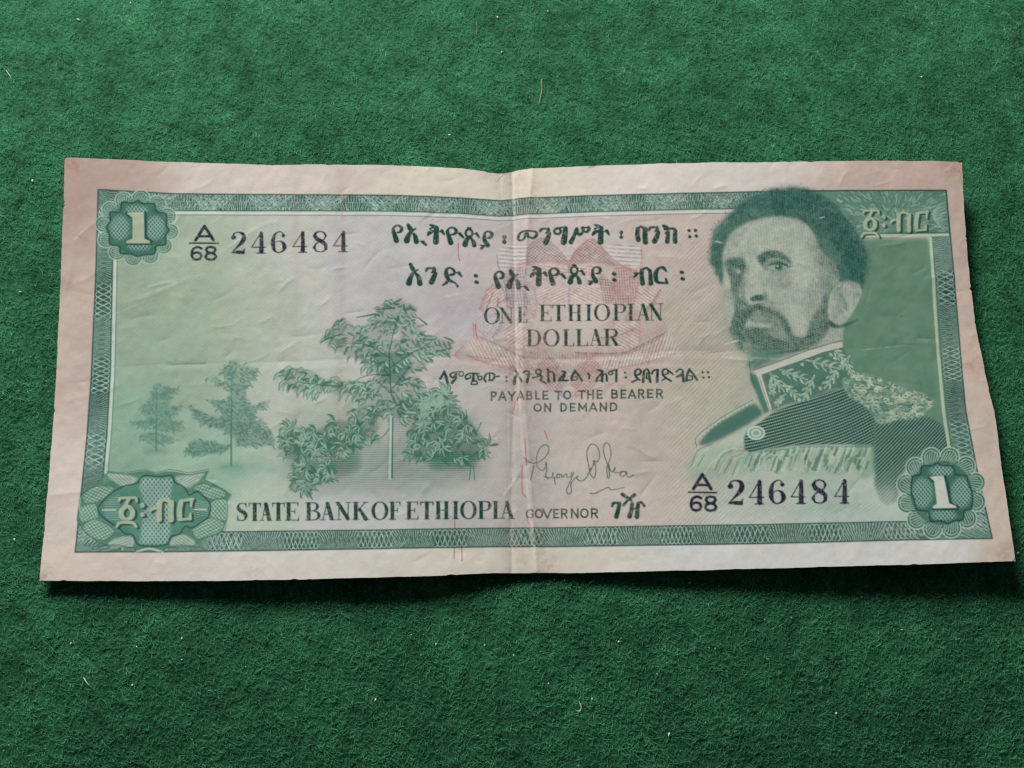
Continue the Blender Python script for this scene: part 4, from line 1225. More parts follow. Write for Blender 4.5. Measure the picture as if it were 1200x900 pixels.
z3a, z3b, z3c, z3d = zoomed(505, 425, 1 / 15), zoomed(580, 425, 1 / 15), zoomed(655, 425, 1 / 15), zoomed(730, 425, 110 / 1200)
def line_three(l):
    strokes(l, [([(168, 278), (206, 212), (236, 146)], [46, 40, 26]), ([(234, 150), (268, 256), (294, 352)], [36, 54, 46]),
                ([(440, 168), (362, 184), (340, 230), (390, 262), (440, 190)], [28, 30, 40, 34, 30]), ([(444, 176), (436, 270), (370, 350)], [34, 44, 56]), ([(440, 162), (500, 158)], [20, 18]), (ring_pts(532, 196, 40, 42), [22] * 12),
                ([(620, 288), (606, 240), (660, 196), (760, 186), (846, 196)], [30, 34, 28, 24, 24]), ([(620, 288), (690, 268), (692, 226)], [30, 28, 22]), ([(750, 190), (744, 310)], [44, 52]), ([(708, 380), (806, 378), (800, 326), (726, 330), (708, 376)], [26] * 5), (ring_pts(862, 270, 36, 34), [26] * 12), ([(800, 200), (826, 250)], [30, 26]),
                ([(960, 328), (938, 290), (956, 220), (1010, 186), (1098, 192), (1116, 246), (1080, 308), (1016, 308)], [38, 34, 34, 26, 30, 40, 34, 24]), ([(1034, 192), (1032, 306)], [30, 30]), ([(1116, 250), (1196, 240)], [22, 34])], tf=z3a, bold=.98)
    strokes(l, [([(206, 250), (207, 252)], [44, 44]), ([(208, 324), (209, 326)], [46, 46]), ([(360, 130), (402, 196), (356, 262), (344, 362)], [38, 46, 50, 58]), ([(404, 234), (448, 290), (470, 342)], [26, 34, 30]),
                ([(500, 180), (540, 152), (596, 160), (598, 200)], [34, 32, 36, 32]), ([(594, 214), (562, 342)], [46, 54]), ([(540, 210), (660, 202)], [18, 18]), (ring_pts(764, 162, 48, 42), [30] * 12), ([(786, 206), (824, 258), (800, 312)], [36, 42, 34]), ([(664, 266), (730, 252), (800, 226)], [40, 28, 22]), ([(804, 314), (896, 364)], [22, 34]),
                ([(926, 120), (950, 164)], [46, 44]), ([(934, 190), (944, 332)], [40, 46]), ([(932, 186), (1000, 156), (1042, 222)], [26, 28, 36]), ([(1042, 214), (1048, 326)], [40, 44])], tf=z3b, bold=.98)
    strokes(l, [([(60, 150), (112, 172), (56, 240), (6, 296)], [32, 44, 40, 34]), ([(0, 312), (160, 312)], [34, 34]), ([(104, 230), (60, 304)], [28, 30]), ([(290, 136), (236, 226), (222, 306)], [40, 46, 44]), ([(224, 310), (310, 300), (316, 252), (280, 246)], [24, 22, 22, 20]), ([(280, 140), (350, 230), (408, 316)], [36, 38, 36]),
                ([(510, 190), (536, 220), (530, 276)], [34, 34, 38]), ([(686, 130), (766, 152)], [36, 40]), ([(760, 150), (758, 324)], [44, 52]), ([(730, 206), (676, 270), (656, 322)], [30, 36, 42]), ([(650, 322), (760, 316)], [18, 18]), ([(768, 226), (830, 204), (842, 320)], [22, 34, 44]),
                (ring_pts(908, 182, 34, 32), [28] * 10), ([(910, 148), (1008, 128)], [24, 30]), ([(1012, 130), (1004, 324)], [42, 48])], tf=z3c, bold=.98)
    strokes(l, [([(26, 130), (27, 131)], [34, 34]), ([(36, 190), (37, 191)], [34, 34]), ([(150, 132), (180, 86), (222, 96), (222, 140), (166, 166)], [26, 22, 28, 32, 20]), ([(152, 110), (162, 176), (212, 222)], [28, 34, 28]), ([(114, 250), (200, 212)], [26, 22]),
                ([(268, 110), (256, 244)], [32, 38]), ([(262, 116), (310, 84), (340, 136)], [22, 22, 30]), ([(330, 136), (348, 244)], [30, 38]), ([(306, 130), (300, 200), (330, 196)], [20, 22, 18]), ([(372, 142), (388, 104), (444, 90)], [28, 26, 22]), ([(444, 94), (436, 242)], [34, 42]),
                ([(540, 152), (578, 130), (560, 84), (514, 96), (508, 150), (544, 190), (616, 236)], [22, 26, 22, 28, 32, 28, 26]), ([(588, 106), (636, 148)], [24, 26]), ([(498, 230), (544, 200)], [20, 26]), ([(684, 116), (726, 84), (768, 106), (744, 150), (686, 182)], [28, 24, 28, 26, 26]), ([(690, 184), (776, 164)], [24, 20]), ([(762, 130), (774, 238)], [32, 36]),
                ([(850, 82), (820, 160), (810, 232)], [28, 34, 34]), ([(850, 90), (900, 150), (948, 222)], [28, 32, 28]), ([(814, 228), (880, 216), (884, 176), (848, 166)], [20, 20, 18, 16]),
                ([(1020, 122), (1021, 123)], [32, 32]), ([(1030, 190), (1031, 191)], [32, 32]), ([(1086, 122), (1087, 123)], [32, 32]), ([(1100, 186), (1101, 187)], [32, 32])], tf=z3d, kx=110 / 1200, bold=.96)
letters('promise_lettering', 'small line of dark green Ethiopic lettering', TEXT, .92, line_three)

def serif(ch):                                # strokes in a unit box, x right, y up; (points, widths) with widths in units of the height
    T_, t_ = .165, .05
    st = lambda x, y0=0., y1=1.: ([(x, y0 + .06), (x, y1 - .06)], T_)
    hs = lambda x, y, r=.15: ([(x - r, y), (x + r, y)], .05)
    el = lambda cx, rx: [(cx + rx * math.cos(a), .5 + .5 * math.sin(a)) for a in np.linspace(0, 2 * math.pi, 25)]
    elw = [.05 + .105 * abs(math.cos(a)) ** 1.5 for a in np.linspace(0, 2 * math.pi, 25)]
    if ch == 'I': return .3, [st(.15, .02, .98), hs(.15, .02), hs(.15, .98)]
    if ch == 'T': return .72, [st(.36, .02, .98), hs(.36, .02), ([(.03, .96), (.69, .96)], .06), ([(.03, .96), (.02, .76)], [.09, .03]), ([(.69, .96), (.70, .76)], [.09, .03])]
    if ch == 'E': return .66, [st(.17, .02, .98), ([(.02, .98), (.60, .98)], .05), ([(.02, .02), (.63, .02)], .05), ([(.17, .51), (.46, .51)], .05), ([(.60, .98), (.61, .78)], [.08, .02]), ([(.62, .02), (.65, .25)], [.09, .02]), ([(.46, .40), (.46, .62)], .05)]
    if ch == 'F': return .60, [st(.17, .02, .98), ([(.02, .98), (.56, .98)], .05), hs(.17, .02, .16), ([(.17, .51), (.44, .51)], .05), ([(.56, .98), (.57, .76)], [.09, .02]), ([(.44, .40), (.44, .62)], .05)]
    if ch == 'L': return .62, [st(.17, .02, .98), hs(.17, .98), ([(.02, .02), (.58, .02)], .05), ([(.57, .02), (.61, .28)], [.09, .02])]
    if ch == 'H': return .80, [st(.17, .02, .98), st(.63, .02, .98), hs(.17, .98), hs(.17, .02), hs(.63, .98), hs(.63, .02), ([(.17, .5), (.63, .5)], .05)]
    if ch == 'P': return .68, [st(.17, .02, .98), hs(.17, .02, .17), ([(.02, .98), (.35, .98), (.56, .93), (.62, .74), (.54, .54), (.36, .48), (.17, .48)], [.05, .05, .10, .15, .10, .05, .05])]
    if ch == 'R': return .76, [st(.17, .02, .98), hs(.17, .02, .16), ([(.02, .98), (.34, .98), (.54, .93), (.60, .75), (.53, .57), (.36, .51), (.17, .51)], [.05, .05, .10, .15, .10, .05, .05]), ([(.38, .50), (.60, .08)], [.12, .17]), ([(.52, .02), (.76, .02)], .05)]
    if ch == 'B': return .70, [st(.17, .02, .98), ([(.02, .98), (.34, .98), (.52, .93), (.58, .77), (.52, .60), (.34, .53), (.17, .53)], [.05, .05, .09, .13, .09, .05, .05]), ([(.02, .02), (.36, .02), (.58, .09), (.65, .27), (.57, .46), (.36, .53)], [.05, .05, .10, .15, .10, .05])]
    if ch == 'D': return .78, [st(.17, .02, .98), ([(.02, .98), (.36, .98), (.60, .88), (.70, .66), (.72, .5), (.70, .34), (.60, .12), (.36, .02), (.02, .02)], [.05, .05, .10, .15, .165, .15, .10, .05, .05])]
    if ch == 'O': return .84, [(el(.42, .36), elw)]
    if ch == 'N': return .84, [([(.17, .02), (.17, .95)], .055), ([(.14, .92), (.66, .08)], .165), ([(.68, .02), (.68, .98)], .055), hs(.17, .02, .13), hs(.68, .98, .14), hs(.08, .98, .08)]
    if ch == 'A': return .82, [([(.16, .03), (.40, .98)], .055), ([(.41, .92), (.64, .09)], .17), ([(.25, .33), (.56, .33)], .05), hs(.15, .02, .14), hs(.67, .02, .15)]
    if ch == 'K': return .84, [st(.17, .02, .98), hs(.17, .02), hs(.17, .98), ([(.20, .42), (.64, .97)], .055), ([(.36, .60), (.68, .05)], [.13, .18]), hs(.66, .98, .13), hs(.70, .02, .14)]
    if ch == 'S': return .62, [([(.54, .76), (.50, .92), (.32, .98), (.14, .90), (.10, .74), (.20, .60), (.42, .46), (.53, .30), (.48, .10), (.30, .02), (.12, .07), (.06, .24)], [.04, .06, .05, .09, .13, .16, .17, .15, .09, .05, .06, .05]), ([(.54, .98), (.55, .72)], [.05, .03]), ([(.07, .30), (.05, .02)], [.03, .05])]
def place(layer, fn, ch, x0, x1, top, bot, wide=1.0):
    adv, st = fn(ch)
    h = bot - top
    for pts, w in st:
        q = [(x0 + p_[0] / adv * (x1 - x0), bot - p_[1] * h) for p_ in pts]
        curved = len(pts) in (7, 6, 9, 12, 5, 8, 10, 11, 13)
        w = np.atleast_1d(np.asarray(w, float))
        layer.line(q, np.where(w > .1, w * 1.16, w * .92) * h * wide, 1, curve=4 if curved else 0)
def row(layer, fn, spec, top, bot, wide=1.0):  # top, bottom as (at first letter, at last letter)
    xa, xb = spec[0][1], spec[-1][2]
    for ch, x0, x1 in spec:
        f = ((x0 + x1) / 2 - xa) / max(1e-6, xb - xa)
        place(layer, fn, ch, x0, x1, top[0] + (top[1] - top[0]) * f, bot[0] + (bot[1] - bot[0]) * f, wide)
def bank(l):
    row(l, serif, [('S', 277, 290), ('T', 291.5, 305.5), ('A', 304.5, 318.5), ('T', 319, 333.5), ('E', 334, 350.5), ('B', 357.5, 375), ('A', 375, 392.5), ('N', 393.5, 411.5), ('K', 413, 432.5), ('O', 436, 454.5), ('F', 456, 469.5), ('E', 475.5, 490.5), ('T', 492.5, 508),
                   ('H', 510, 526.5), ('I', 530.5, 537.5), ('O', 540, 558), ('P', 560, 575.5), ('I', 577.5, 584), ('A', 585, 603.5)], (589.3, 587), (610.6, 607.6), 1.04)
letters('bank_name_lettering', 'row of tall serif capitals along the lower border', TEXT, .93, bank)
def dollar(l):
    row(l, serif, [('O', 567.5, 585.5), ('N', 585, 602.5), ('E', 606.5, 618)], (360.5, 359.5), (379.8, 377.8))
    row(l, serif, [('E', 632, 646.5), ('T', 647, 662.5), ('H', 665.5, 682), ('I', 686.5, 693.5), ('O', 696.5, 714.5), ('P', 718, 733.5), ('I', 735.5, 743), ('A', 744.5, 762.5), ('N', 760, 777.5)], (357.3, 355.6), (376.4, 375.6))
    row(l, serif, [('D', 617, 633.5), ('O', 637, 655.5), ('L', 659.5, 673), ('L', 674.5, 689), ('A', 689.5, 706.5), ('R', 707, 726.5)], (386.3, 385.5), (406.2, 405))
letters('value_lettering', 'two centred rows of dark serif capitals', TEXT, .93, dollar)

def sans(ch):
    w = .17
    if ch == 'P': return .66, [([(.1, 0), (.1, 1)], w), ([(.1, .95), (.36, .95), (.56, .88), (.58, .70), (.52, .52), (.36, .46), (.1, .46)], w)]
    if ch == 'A': return .86, [([(.06, 0), (.43, 1)], w), ([(.43, 1), (.80, 0)], w), ([(.2, .30), (.66, .30)], w)]
    if ch == 'Y': return .84, [([(.05, 1), (.42, .46)], w), ([(.79, 1), (.42, .46)], w), ([(.42, .5), (.42, 0)], w)]
    if ch == 'B': return .70, [([(.1, 0), (.1, 1)], w), ([(.1, .95), (.36, .95), (.54, .88), (.56, .74), (.50, .58), (.36, .53), (.1, .53)], w), ([(.1, .05), (.40, .05), (.58, .12), (.62, .29), (.56, .46), (.38, .53)], w)]
    if ch == 'L': return .58, [([(.1, 1), (.1, .05)], w), ([(.1, .06), (.55, .06)], w)]
    if ch == 'E': return .64, [([(.1, 0), (.1, 1)], w), ([(.1, .94), (.58, .94)], w), ([(.1, .5), (.52, .5)], w), ([(.1, .06), (.60, .06)], w)]
    if ch == 'F': return .6, [([(.1, 0), (.1, 1)], w), ([(.1, .94), (.58, .94)], w), ([(.1, .5), (.52, .5)], w)]
    if ch == 'T': return .76, [([(.38, 0), (.38, .95)], w), ([(.03, .94), (.73, .94)], w)]
    if ch == 'O': return .94, [([(.47 + .38 * math.cos(a), .5 + .45 * math.sin(a)) for a in np.linspace(0, 2 * math.pi, 21)], w)]
    if ch == 'H': return .78, [([(.1, 0), (.1, 1)], w), ([(.68, 0), (.68, 1)], w), ([(.1, .5), (.68, .5)], w)]
    if ch == 'R': return .74, [([(.1, 0), (.1, 1)], w), ([(.1, .95), (.38, .95), (.58, .88), (.60, .72), (.54, .55), (.38, .48), (.1, .48)], w), ([(.36, .46), (.64, 0)], w)]
    if ch == 'N': return .80, [([(.1, 0), (.1, 1)], w), ([(.1, .98), (.70, .02)], w), ([(.70, 0), (.70, 1)], w)]
    if ch == 'D': return .78, [([(.1, 0), (.1, 1)], w), ([(.1, .94), (.38, .94), (.60, .82), (.68, .62), (.68, .5), (.68, .38), (.60, .18), (.38, .06), (.1, .06)], w)]
    if ch == 'M': return .96, [([(.1, 0), (.1, 1)], w), ([(.1, .97), (.48, .25)], w), ([(.48, .25), (.86, .97)], w), ([(.86, 0), (.86, 1)], w)]
    if ch == 'G': return .90, [([(.78, .76), (.62, .93), (.44, .95), (.20, .84), (.10, .5), (.20, .16), (.44, .05), (.66, .10), (.78, .22)], w), ([(.78, .20), (.78, .44)], w), ([(.50, .44), (.80, .44)], w)]
    if ch == 'V': return .86, [([(.04, 1), (.43, 0)], w), ([(.82, 1), (.43, 0)], w)]
def payable(l):
    row(l, sans, [('P', 575, 582), ('A', 584, 593.5), ('Y', 595, 604.5), ('A', 605.5, 614.5), ('B', 616.5, 624), ('L', 627, 633), ('E', 635.5, 642.5), ('T', 650, 658.5), ('O', 660, 669.5), ('T', 677.5, 686), ('H', 688, 696), ('E', 699, 706), ('B', 716, 724), ('E', 727, 734), ('A', 736, 745.5),
                  ('R', 747.5, 755.5), ('E', 758, 765.5), ('R', 768.5, 777.5)], (459.2, 456.2), (469, 466))
    row(l, sans, [('O', 625, 635), ('N', 637.5, 646), ('D', 656.5, 664.5), ('E', 667.5, 674.5), ('M', 677.5, 688), ('A', 690, 700), ('N', 702.5, 711.5), ('D', 714.5, 723.5)], (473.2, 472), (482.4, 481.5))
letters('promise_lettering', 'two small centred rows of sans serif capitals', TEXT, .85, payable)
zs = zoomed(605, 510, 1 / 8)
def governor(l):
    row(l, sans, [('G', 616, 625.5), ('O', 626.5, 636.5), ('V', 635.8, 646.8), ('E', 648.2, 655), ('R', 657.3, 665.5), ('N', 668.8, 678.3), ('O', 679.6, 690), ('R', 692.2, 701.5)], (597, 596), (607.4, 606.8), .85)
    strokes(l, [([(900, 664), (914, 636), (966, 636)], [24, 28, 20]), ([(966, 640), (956, 700), (938, 764)], [36, 40, 44]), ([(1086, 640), (1080, 700), (1062, 762)], [34, 38, 44]), ([(1144, 640), (1138, 700), (1130, 764)], [34, 40, 44]), ([(1084, 694), (1140, 682)], [16, 16]), ([(1140, 650), (1172, 628), (1200, 664)], [18, 26, 26]),
                ([(996, 556), (1080, 612)], [38, 20]), ([(1108, 560), (1046, 610), (1006, 656)], [36, 22, 28])], tf=zs, kx=1 / 8, bold=.98)
letters('office_lettering', 'thin capitals and two Ethiopic letters below the signature', TEXT, .88, governor)
def sign(l):
    for pts in ([(65, 205), (112, 250), (180, 262), (250, 226), (298, 165), (302, 110), (268, 90), (226, 116), (194, 190), (190, 268), (226, 326), (268, 312), (282, 250), (286, 330), (276, 376), (300, 410)], [(170, 258), (152, 350), (135, 420)], [(260, 385), (300, 398), (336, 388), (344, 350), (346, 398), (376, 392),
                 (384, 366), (408, 368), (404, 398), (380, 394), (386, 370), (424, 368), (430, 394), (468, 362), (478, 398), (508, 388), (520, 352)], [(540, 346), (504, 436), (472, 516), (490, 552), (516, 528), (514, 452), (556, 398), (580, 384), (566, 404), (606, 430), (654, 400), (700, 310)],
                [(735, 240), (712, 300), (690, 352), (728, 402), (746, 344), (742, 286), (722, 244)], [(690, 350), (668, 230), (664, 150), (700, 86), (752, 100), (782, 180), (764, 246), (722, 240)], [(852, 268), (822, 170), (818, 104), (848, 70), (880, 108), (886, 200), (850, 300), (858, 398), (876, 380), (862, 268), (888, 338), (918, 330), (928, 300), (914, 344),
                 (960, 350), (1000, 338), (1038, 348), (1002, 386), (972, 370), (1012, 338), (1052, 392), (1100, 374)], [(690, 546), (740, 545), (858, 490), (892, 512), (1012, 490)], [(356, 400), (368, 462)]):
        l.line(zs(pts), 1.15, 1, curve=5)
letters('signature', 'thin green handwritten signature', ink(48, 92, 84), .82, sign)

def figure(ch):                               # heavy and hairline figures of the number
    if ch == '2': return .70, [([(.10, .74), (.16, .92), (.34, .985), (.54, .92), (.60, .74), (.52, .54), (.30, .30), (.06, .05)], [.10, .07, .06, .12, .17, .15, .09, .05]), ([(.13, .74), (.15, .75)], .17), ([(.08, .055), (.30, .08), (.56, .06)], [.06, .13, .14]), ([(.56, .05), (.64, .26)], [.11, .03])]
    if ch == '4': return .70, [([(.50, .98), (.06, .30)], [.05, .05]), ([(.04, .29), (.68, .29)], .055), ([(.50, .93), (.50, .08)], [.13, .17]), ([(.30, .02), (.68, .02)], .055)]
    if ch == '6': return .68, [([(.56, .80), (.50, .94), (.36, .98), (.18, .86), (.10, .62), (.10, .32), (.18, .10), (.34, .02)], [.05, .05, .05, .10, .15, .16, .10, .05]), ([(.34, .02), (.52, .10), (.60, .28), (.53, .48), (.36, .56), (.18, .48)], [.05, .10, .16, .11, .05, .05]), ([(.55, .80), (.555, .805)], .14)]
    if ch == '8': return .70, [([(.35, .98), (.16, .92), (.10, .77), (.20, .62), (.42, .50), (.60, .36), (.60, .16), (.50, .05), (.35, .02), (.17, .06), (.08, .22), (.16, .40), (.36, .52), (.54, .62), (.60, .78), (.52, .92), (.35, .98)], [.05, .09, .14, .16, .17, .14, .12, .07, .05, .08, .11, .07, .05, .06, .10, .08, .05])]
def grot(ch):
    w = .16
    if ch == 'A': return 1.2, [([(.06, 0), (.60, 1)], .19), ([(.60, 1), (1.14, 0)], .19), ([(.28, .27), (.92, .27)], .15)]
    if ch == '6': return .9, [([(.78, .84), (.60, .94), (.44, .94), (.22, .82), (.12, .55), (.12, .34), (.24, .12), (.45, .06), (.68, .13), (.78, .33), (.68, .52), (.45, .58), (.22, .50), (.13, .36)], w)]
    if ch == '8': return .9, [([(.45, .95), (.22, .90), (.15, .74), (.25, .58), (.45, .53), (.68, .46), (.79, .29), (.70, .12), (.45, .05), (.20, .12), (.11, .29), (.22, .46), (.45, .53), (.65, .58), (.75, .74), (.68, .90), (.45, .95)], w)]
def serial(l, fr, bar, xs, top, bot):
    (ax0, ax1, at, ab), (s0, s1, e0, e1, st_, sb) = fr
    place(l, grot, 'A', ax0, ax1, at, ab)
    l.line([(bar[0], bar[2]), (bar[1], bar[2] + .5)], 1.9)
    place(l, grot, '6', s0, s1, st_, sb, .92)
    place(l, grot, '8', e0, e1, st_, sb, .92)
    row(l, figure, [(c, a, b) for c, (a, b) in zip('246484', xs)], top, bot, 1.03)
letters('serial_number', 'navy serial number near the first corner rosette', NAVY, .93, lambda l: serial(l, ((228, 251.3, 265, 281.3), (222.5, 238.3, 238.8, 255.2, 288.6, 305.4)), (222.3, 255.6, 284.7),
        [(270, 288.5), (293.5, 311.5), (317.5, 335.5), (342, 360), (366, 384.5), (389.5, 407.5)], (272, 270), (297.6, 295.2)))
letters('serial_number', 'navy serial number below the medals', NAVY, .95, lambda l: serial(l, ((811.5, 834.5, 556, 573), (807.5, 824, 824.5, 841.5, 581, 599.4)), (807, 839.8, 576.8),
        [(852, 872.5), (877, 895.5), (901, 920.5), (926, 944), (950.5, 970), (977, 995)], (562.8, 561.4), (591.6, 590)))

# ------------------------------------------------------------------ wear: grime, handling marks, paper fibre
g1, g2, g3 = noise(70, 3), noise(9, 3), noise(1.6, 1)
ALB *= (1 + .022 * g1 + .016 * g2 + .018 * g3)[..., None]
ALB *= 1 + (.010 * noise(30, 2))[..., None] * np.array([1, -.2, -.8])
spots = Layer()
for _ in range(520):
    x, y = random.uniform(60, 1180), random.uniform(188, 676)
    spots.line([(x, y), (x + random.uniform(-3, 3), y + random.uniform(-1, 1))], random.uniform(.5, 1.3), random.uniform(.1, .5))
for _ in range(60):
    x = random.gauss(610, 22)
    y = random.uniform(196, 668)
    spots.line([(x, y), (x + random.uniform(-2, 2), y + random.uniform(-6, 6))], random.uniform(.5, 1.2), random.uniform(.15, .5))
for pts, w, v_ in (([(525, 416), (560, 420), (592, 424)], [2, 5, 2], .55), ([(598, 416), (640, 420), (700, 418), (770, 412)], [1, 2, 2, 1], .35), ([(823, 414), (850, 411)], [1, 2], .6), ([(914, 414), (935, 411)], [1, 2], .5), ([(1077, 395.5), (1094, 396)], [1.5, 1.5], .6),
               ([(200, 427), (240, 426)], [1, 2.5], .6), ([(130, 430), (200, 424)], [1, 1.5], .25), ([(582, 213), (588, 206)], [1, 1.4], .9), ([(690, 196), (697, 195)], [1.5, 2], .8), ([(590, 212), (589, 232)], [.8, .8], .5), ([(550, 196), (585, 203), (604, 200)], [1, 2.2, 1], .5), ([(1092, 478), (1095, 480)], [2, 2], .5), ([(1056, 371), (1058, 370)], [2.4, 2.4], .6)):
    spots.line(pts, w, v_, curve=3 if len(pts) > 2 else 0)
lay(spots, ink(108, 92, 84), .55)
grime = Layer()
for x, y, r, v_ in ((82, 192, 16, .6), (1120, 196, 18, .6), (1180, 648, 14, .5), (52, 672, 12, .45), (585, 205, 18, .4), (1130, 300, 16, .3), (1150, 430, 16, .35), (75, 330, 14, .3), (85, 250, 16, .35), (640, 665, 14, .3), (300, 672, 18, .25)):
    grime.fill([(x + r * math.cos(t), y + r * .8 * math.sin(t)) for t in np.linspace(0, 2 * math.pi, 14, endpoint=False)], v_, soft=r * .4, mode='add')
grime.fill([(592, 200), (640, 200), (646, 668), (590, 668)], .22, soft=9, mode='add')
grime.fill([(510, 400), (700, 396), (700, 436), (510, 434)], .22, soft=10, mode='add')
grime.fill([(392, 195), (406, 195), (408, 560), (392, 560)], .2, soft=3, mode='add')
grime.fill([(342, 195), (352, 195), (352, 560), (344, 560)], .14, soft=3, mode='add')
lay(grime, ink(158, 118, 98), .6, tex=np.clip(1 + .55 * g2 + .3 * noise(4, 2), 0, 2.4))
pale = Layer()                                # rubbed folds: ink worn off; also paints in the centre crease's lit side
for pts, w, v_ in (([(602, 205), (604, 300), (606, 420), (614, 540), (628, 668)], [3, 2, 2, 3, 6], .4), ([(594, 430), (597, 540), (600, 670)], [1, 2, 3], .3), ([(850, 403), (866, 399)], [1, 1.5], .9), ([(838, 283), (848, 285)], [1.5, 1], .8), ([(852, 420), (880, 422)], [1, 2], .4), ([(590, 580), (604, 560)], [2, 3], .6), ([(640, 424), (700, 422), (800, 416)], [1.5, 1.5, 1], .3),
               ([(960, 256), (966, 254)], [1, 1.4], .8), ([(262, 292), (300, 268)], [2, 4], .25), ([(170, 345), (240, 320)], [2, 3], .18), ([(100, 380), (180, 350)], [2, 2], .15), ([(88, 280), (110, 260)], [3, 2], .35), ([(330, 410), (345, 400)], [1.5, 1], .35), ([(1010, 410), (1060, 405)], [1, 1], .3), ([(845, 418), (1000, 425)], [1.5, 1], .25)):
    pale.line(pts, w, v_, curve=3 if len(pts) > 2 else 0, soft=1.2)
lay(pale, ink(206, 202, 194), .65, tex=np.clip(1 + .5 * g2, 0, 1.6))
ALB = np.clip(ALB, .004, .92)

# ------------------------------------------------------------------ relief of the sheet: folds and crumples (millimetres)
REL = np.zeros((H, W))
def ridge(pts, h, w, curve=5):
    p = smooth(pts, curve)
    q = plate(p)
    m = w * S * 3.2
    for i in range(len(q) - 1):
        a, b = q[i], q[i + 1]
        x0 = max(0, int(min(a[0], b[0]) - m)); x1 = min(W, int(max(a[0], b[0]) + m) + 2)
        y0 = max(0, int(min(a[1], b[1]) - m)); y1 = min(H, int(max(a[1], b[1]) + m) + 2)
        if x1 <= x0 or y1 <= y0:
            continue
        gx = np.arange(x0, x1)[None, :] - a[0]
        gy = np.arange(y0, y1)[:, None] - a[1]
        d_ = b - a
        L_ = d_ @ d_ + 1e-9
        t_ = np.clip((gx * d_[0] + gy * d_[1]) / L_, 0, 1)
        dist = np.hypot(gx - t_ * d_[0], gy - t_ * d_[1]) / S
        f = (i + .5) / (len(q) - 1)
        fade_ = min(1, 4 * f, 4 * (1 - f)) if abs(h) < .2 else 1
        v_ = TMP[y0:y1, x0:x1]
        np.maximum(v_, abs(h) * fade_ * np.exp(-dist / w), out=v_)
def ridges(items, sign):
    global TMP
    TMP = np.zeros((H, W))
    for it in items:
        ridge(*it)
    return sign * blur(TMP, 1.3)
REL += ridges([([(600, 196), (602, 300), (604, 420), (600, 540), (600, 672)], .30, .8), ([(66, 432), (200, 427), (330, 424), (520, 416), (640, 421), (760, 412), (850, 411), (1000, 408), (1150, 398)], .09, .7),
               ([(520, 414), (560, 419), (600, 424)], .14, .6), ([(823, 415), (852, 411), (870, 416)], .10, .4), ([(900, 416), (940, 411)], .08, .4), ([(1075, 396), (1096, 397)], .08, .4),
               ([(196, 428), (242, 426)], .12, .4), ([(400, 192), (404, 330), (398, 520), (392, 676)], .06, 1.2), ([(585, 205), (588, 240)], .12, .7), ([(348, 190), (350, 340), (345, 470)], .04, 1.0), ([(1005, 440), (1080, 452)], .06, .5), ([(640, 650), (645, 600), (640, 520)], .06, .7)], -1)
REL += ridges([([(624, 196), (616, 300), (612, 420), (620, 540), (629, 669)], .27, .9), ([(66, 440), (200, 436), (330, 433), (520, 428), (640, 430), (760, 421), (880, 421), (1000, 418), (1152, 410)], .05, .9), ([(262, 296), (300, 268), (330, 258)], .09, .7), ([(130, 360), (180, 345), (250, 312)], .07, .8),
               ([(86, 285), (106, 262), (120, 250)], .10, .8), ([(60, 580), (110, 575)], .09, .7), ([(95, 330), (115, 318)], .08, .6), ([(80, 470), (140, 452)], .07, .7), ([(330, 412), (350, 400)], .08, .4), ([(590, 585), (606, 558), (612, 548)], .09, .5), ([(150, 470), (220, 452), (300, 448)], .05, .7),
               ([(1000, 210), (1030, 200)], .05, .7), ([(960, 206), (968, 192)], .07, .7), ([(1105, 648), (1115, 630)], .07, .7), ([(1140, 320), (1125, 300)], .06, .6), ([(848, 420), (890, 424)], .08, .4), ([(838, 284), (852, 286)], .05, .3), ([(560, 280), (600, 262)], .06, .8), ([(380, 200), (384, 300)], .05, 1.1),
               ([(700, 440), (760, 430), (830, 432)], .04, .6), ([(1030, 400), (1070, 402), (1100, 404)], .06, .5), ([(180, 560), (240, 540)], .04, .8), ([(450, 330), (455, 250), (452, 195)], .045, 1.3), ([(690, 560), (700, 480)], .04, .9), ([(520, 440), (590, 446)], .06, .6)], 1)
rr = random.Random(5)
extra_up, extra_dn = [], []
for _ in range(300):
    x, y = rr.uniform(70, 1160), rr.uniform(200, 660)
    a = rr.gauss(-.35, .5)
    L = rr.uniform(8, 38)
    (extra_up if rr.random() < .5 else extra_dn).append(([(x, y), (x + L * .5 * math.cos(a) + rr.uniform(-2, 2), y + L * .5 * math.sin(a) + rr.uniform(-2, 2)), (x + L * math.cos(a), y + L * math.sin(a))], rr.uniform(.02, .10), rr.uniform(.2, .55), 4))
REL += ridges(extra_up, 1) + ridges(extra_dn, -1)
REL += .035 * blur(noise(60, 3), 3) + .010 * blur(noise(14, 2), 2)

def relief(x, y):
    return bilin(REL, (x - X0) * S - .5, (Y0 - y) * S - .5)

# ------------------------------------------------------------------ materials
def new_mat(name):
    m = bpy.data.materials.new(name)
    m.use_nodes = True
    nt = m.node_tree
    return m, nt, nt.nodes["Principled BSDF"], nt.nodes, nt.links

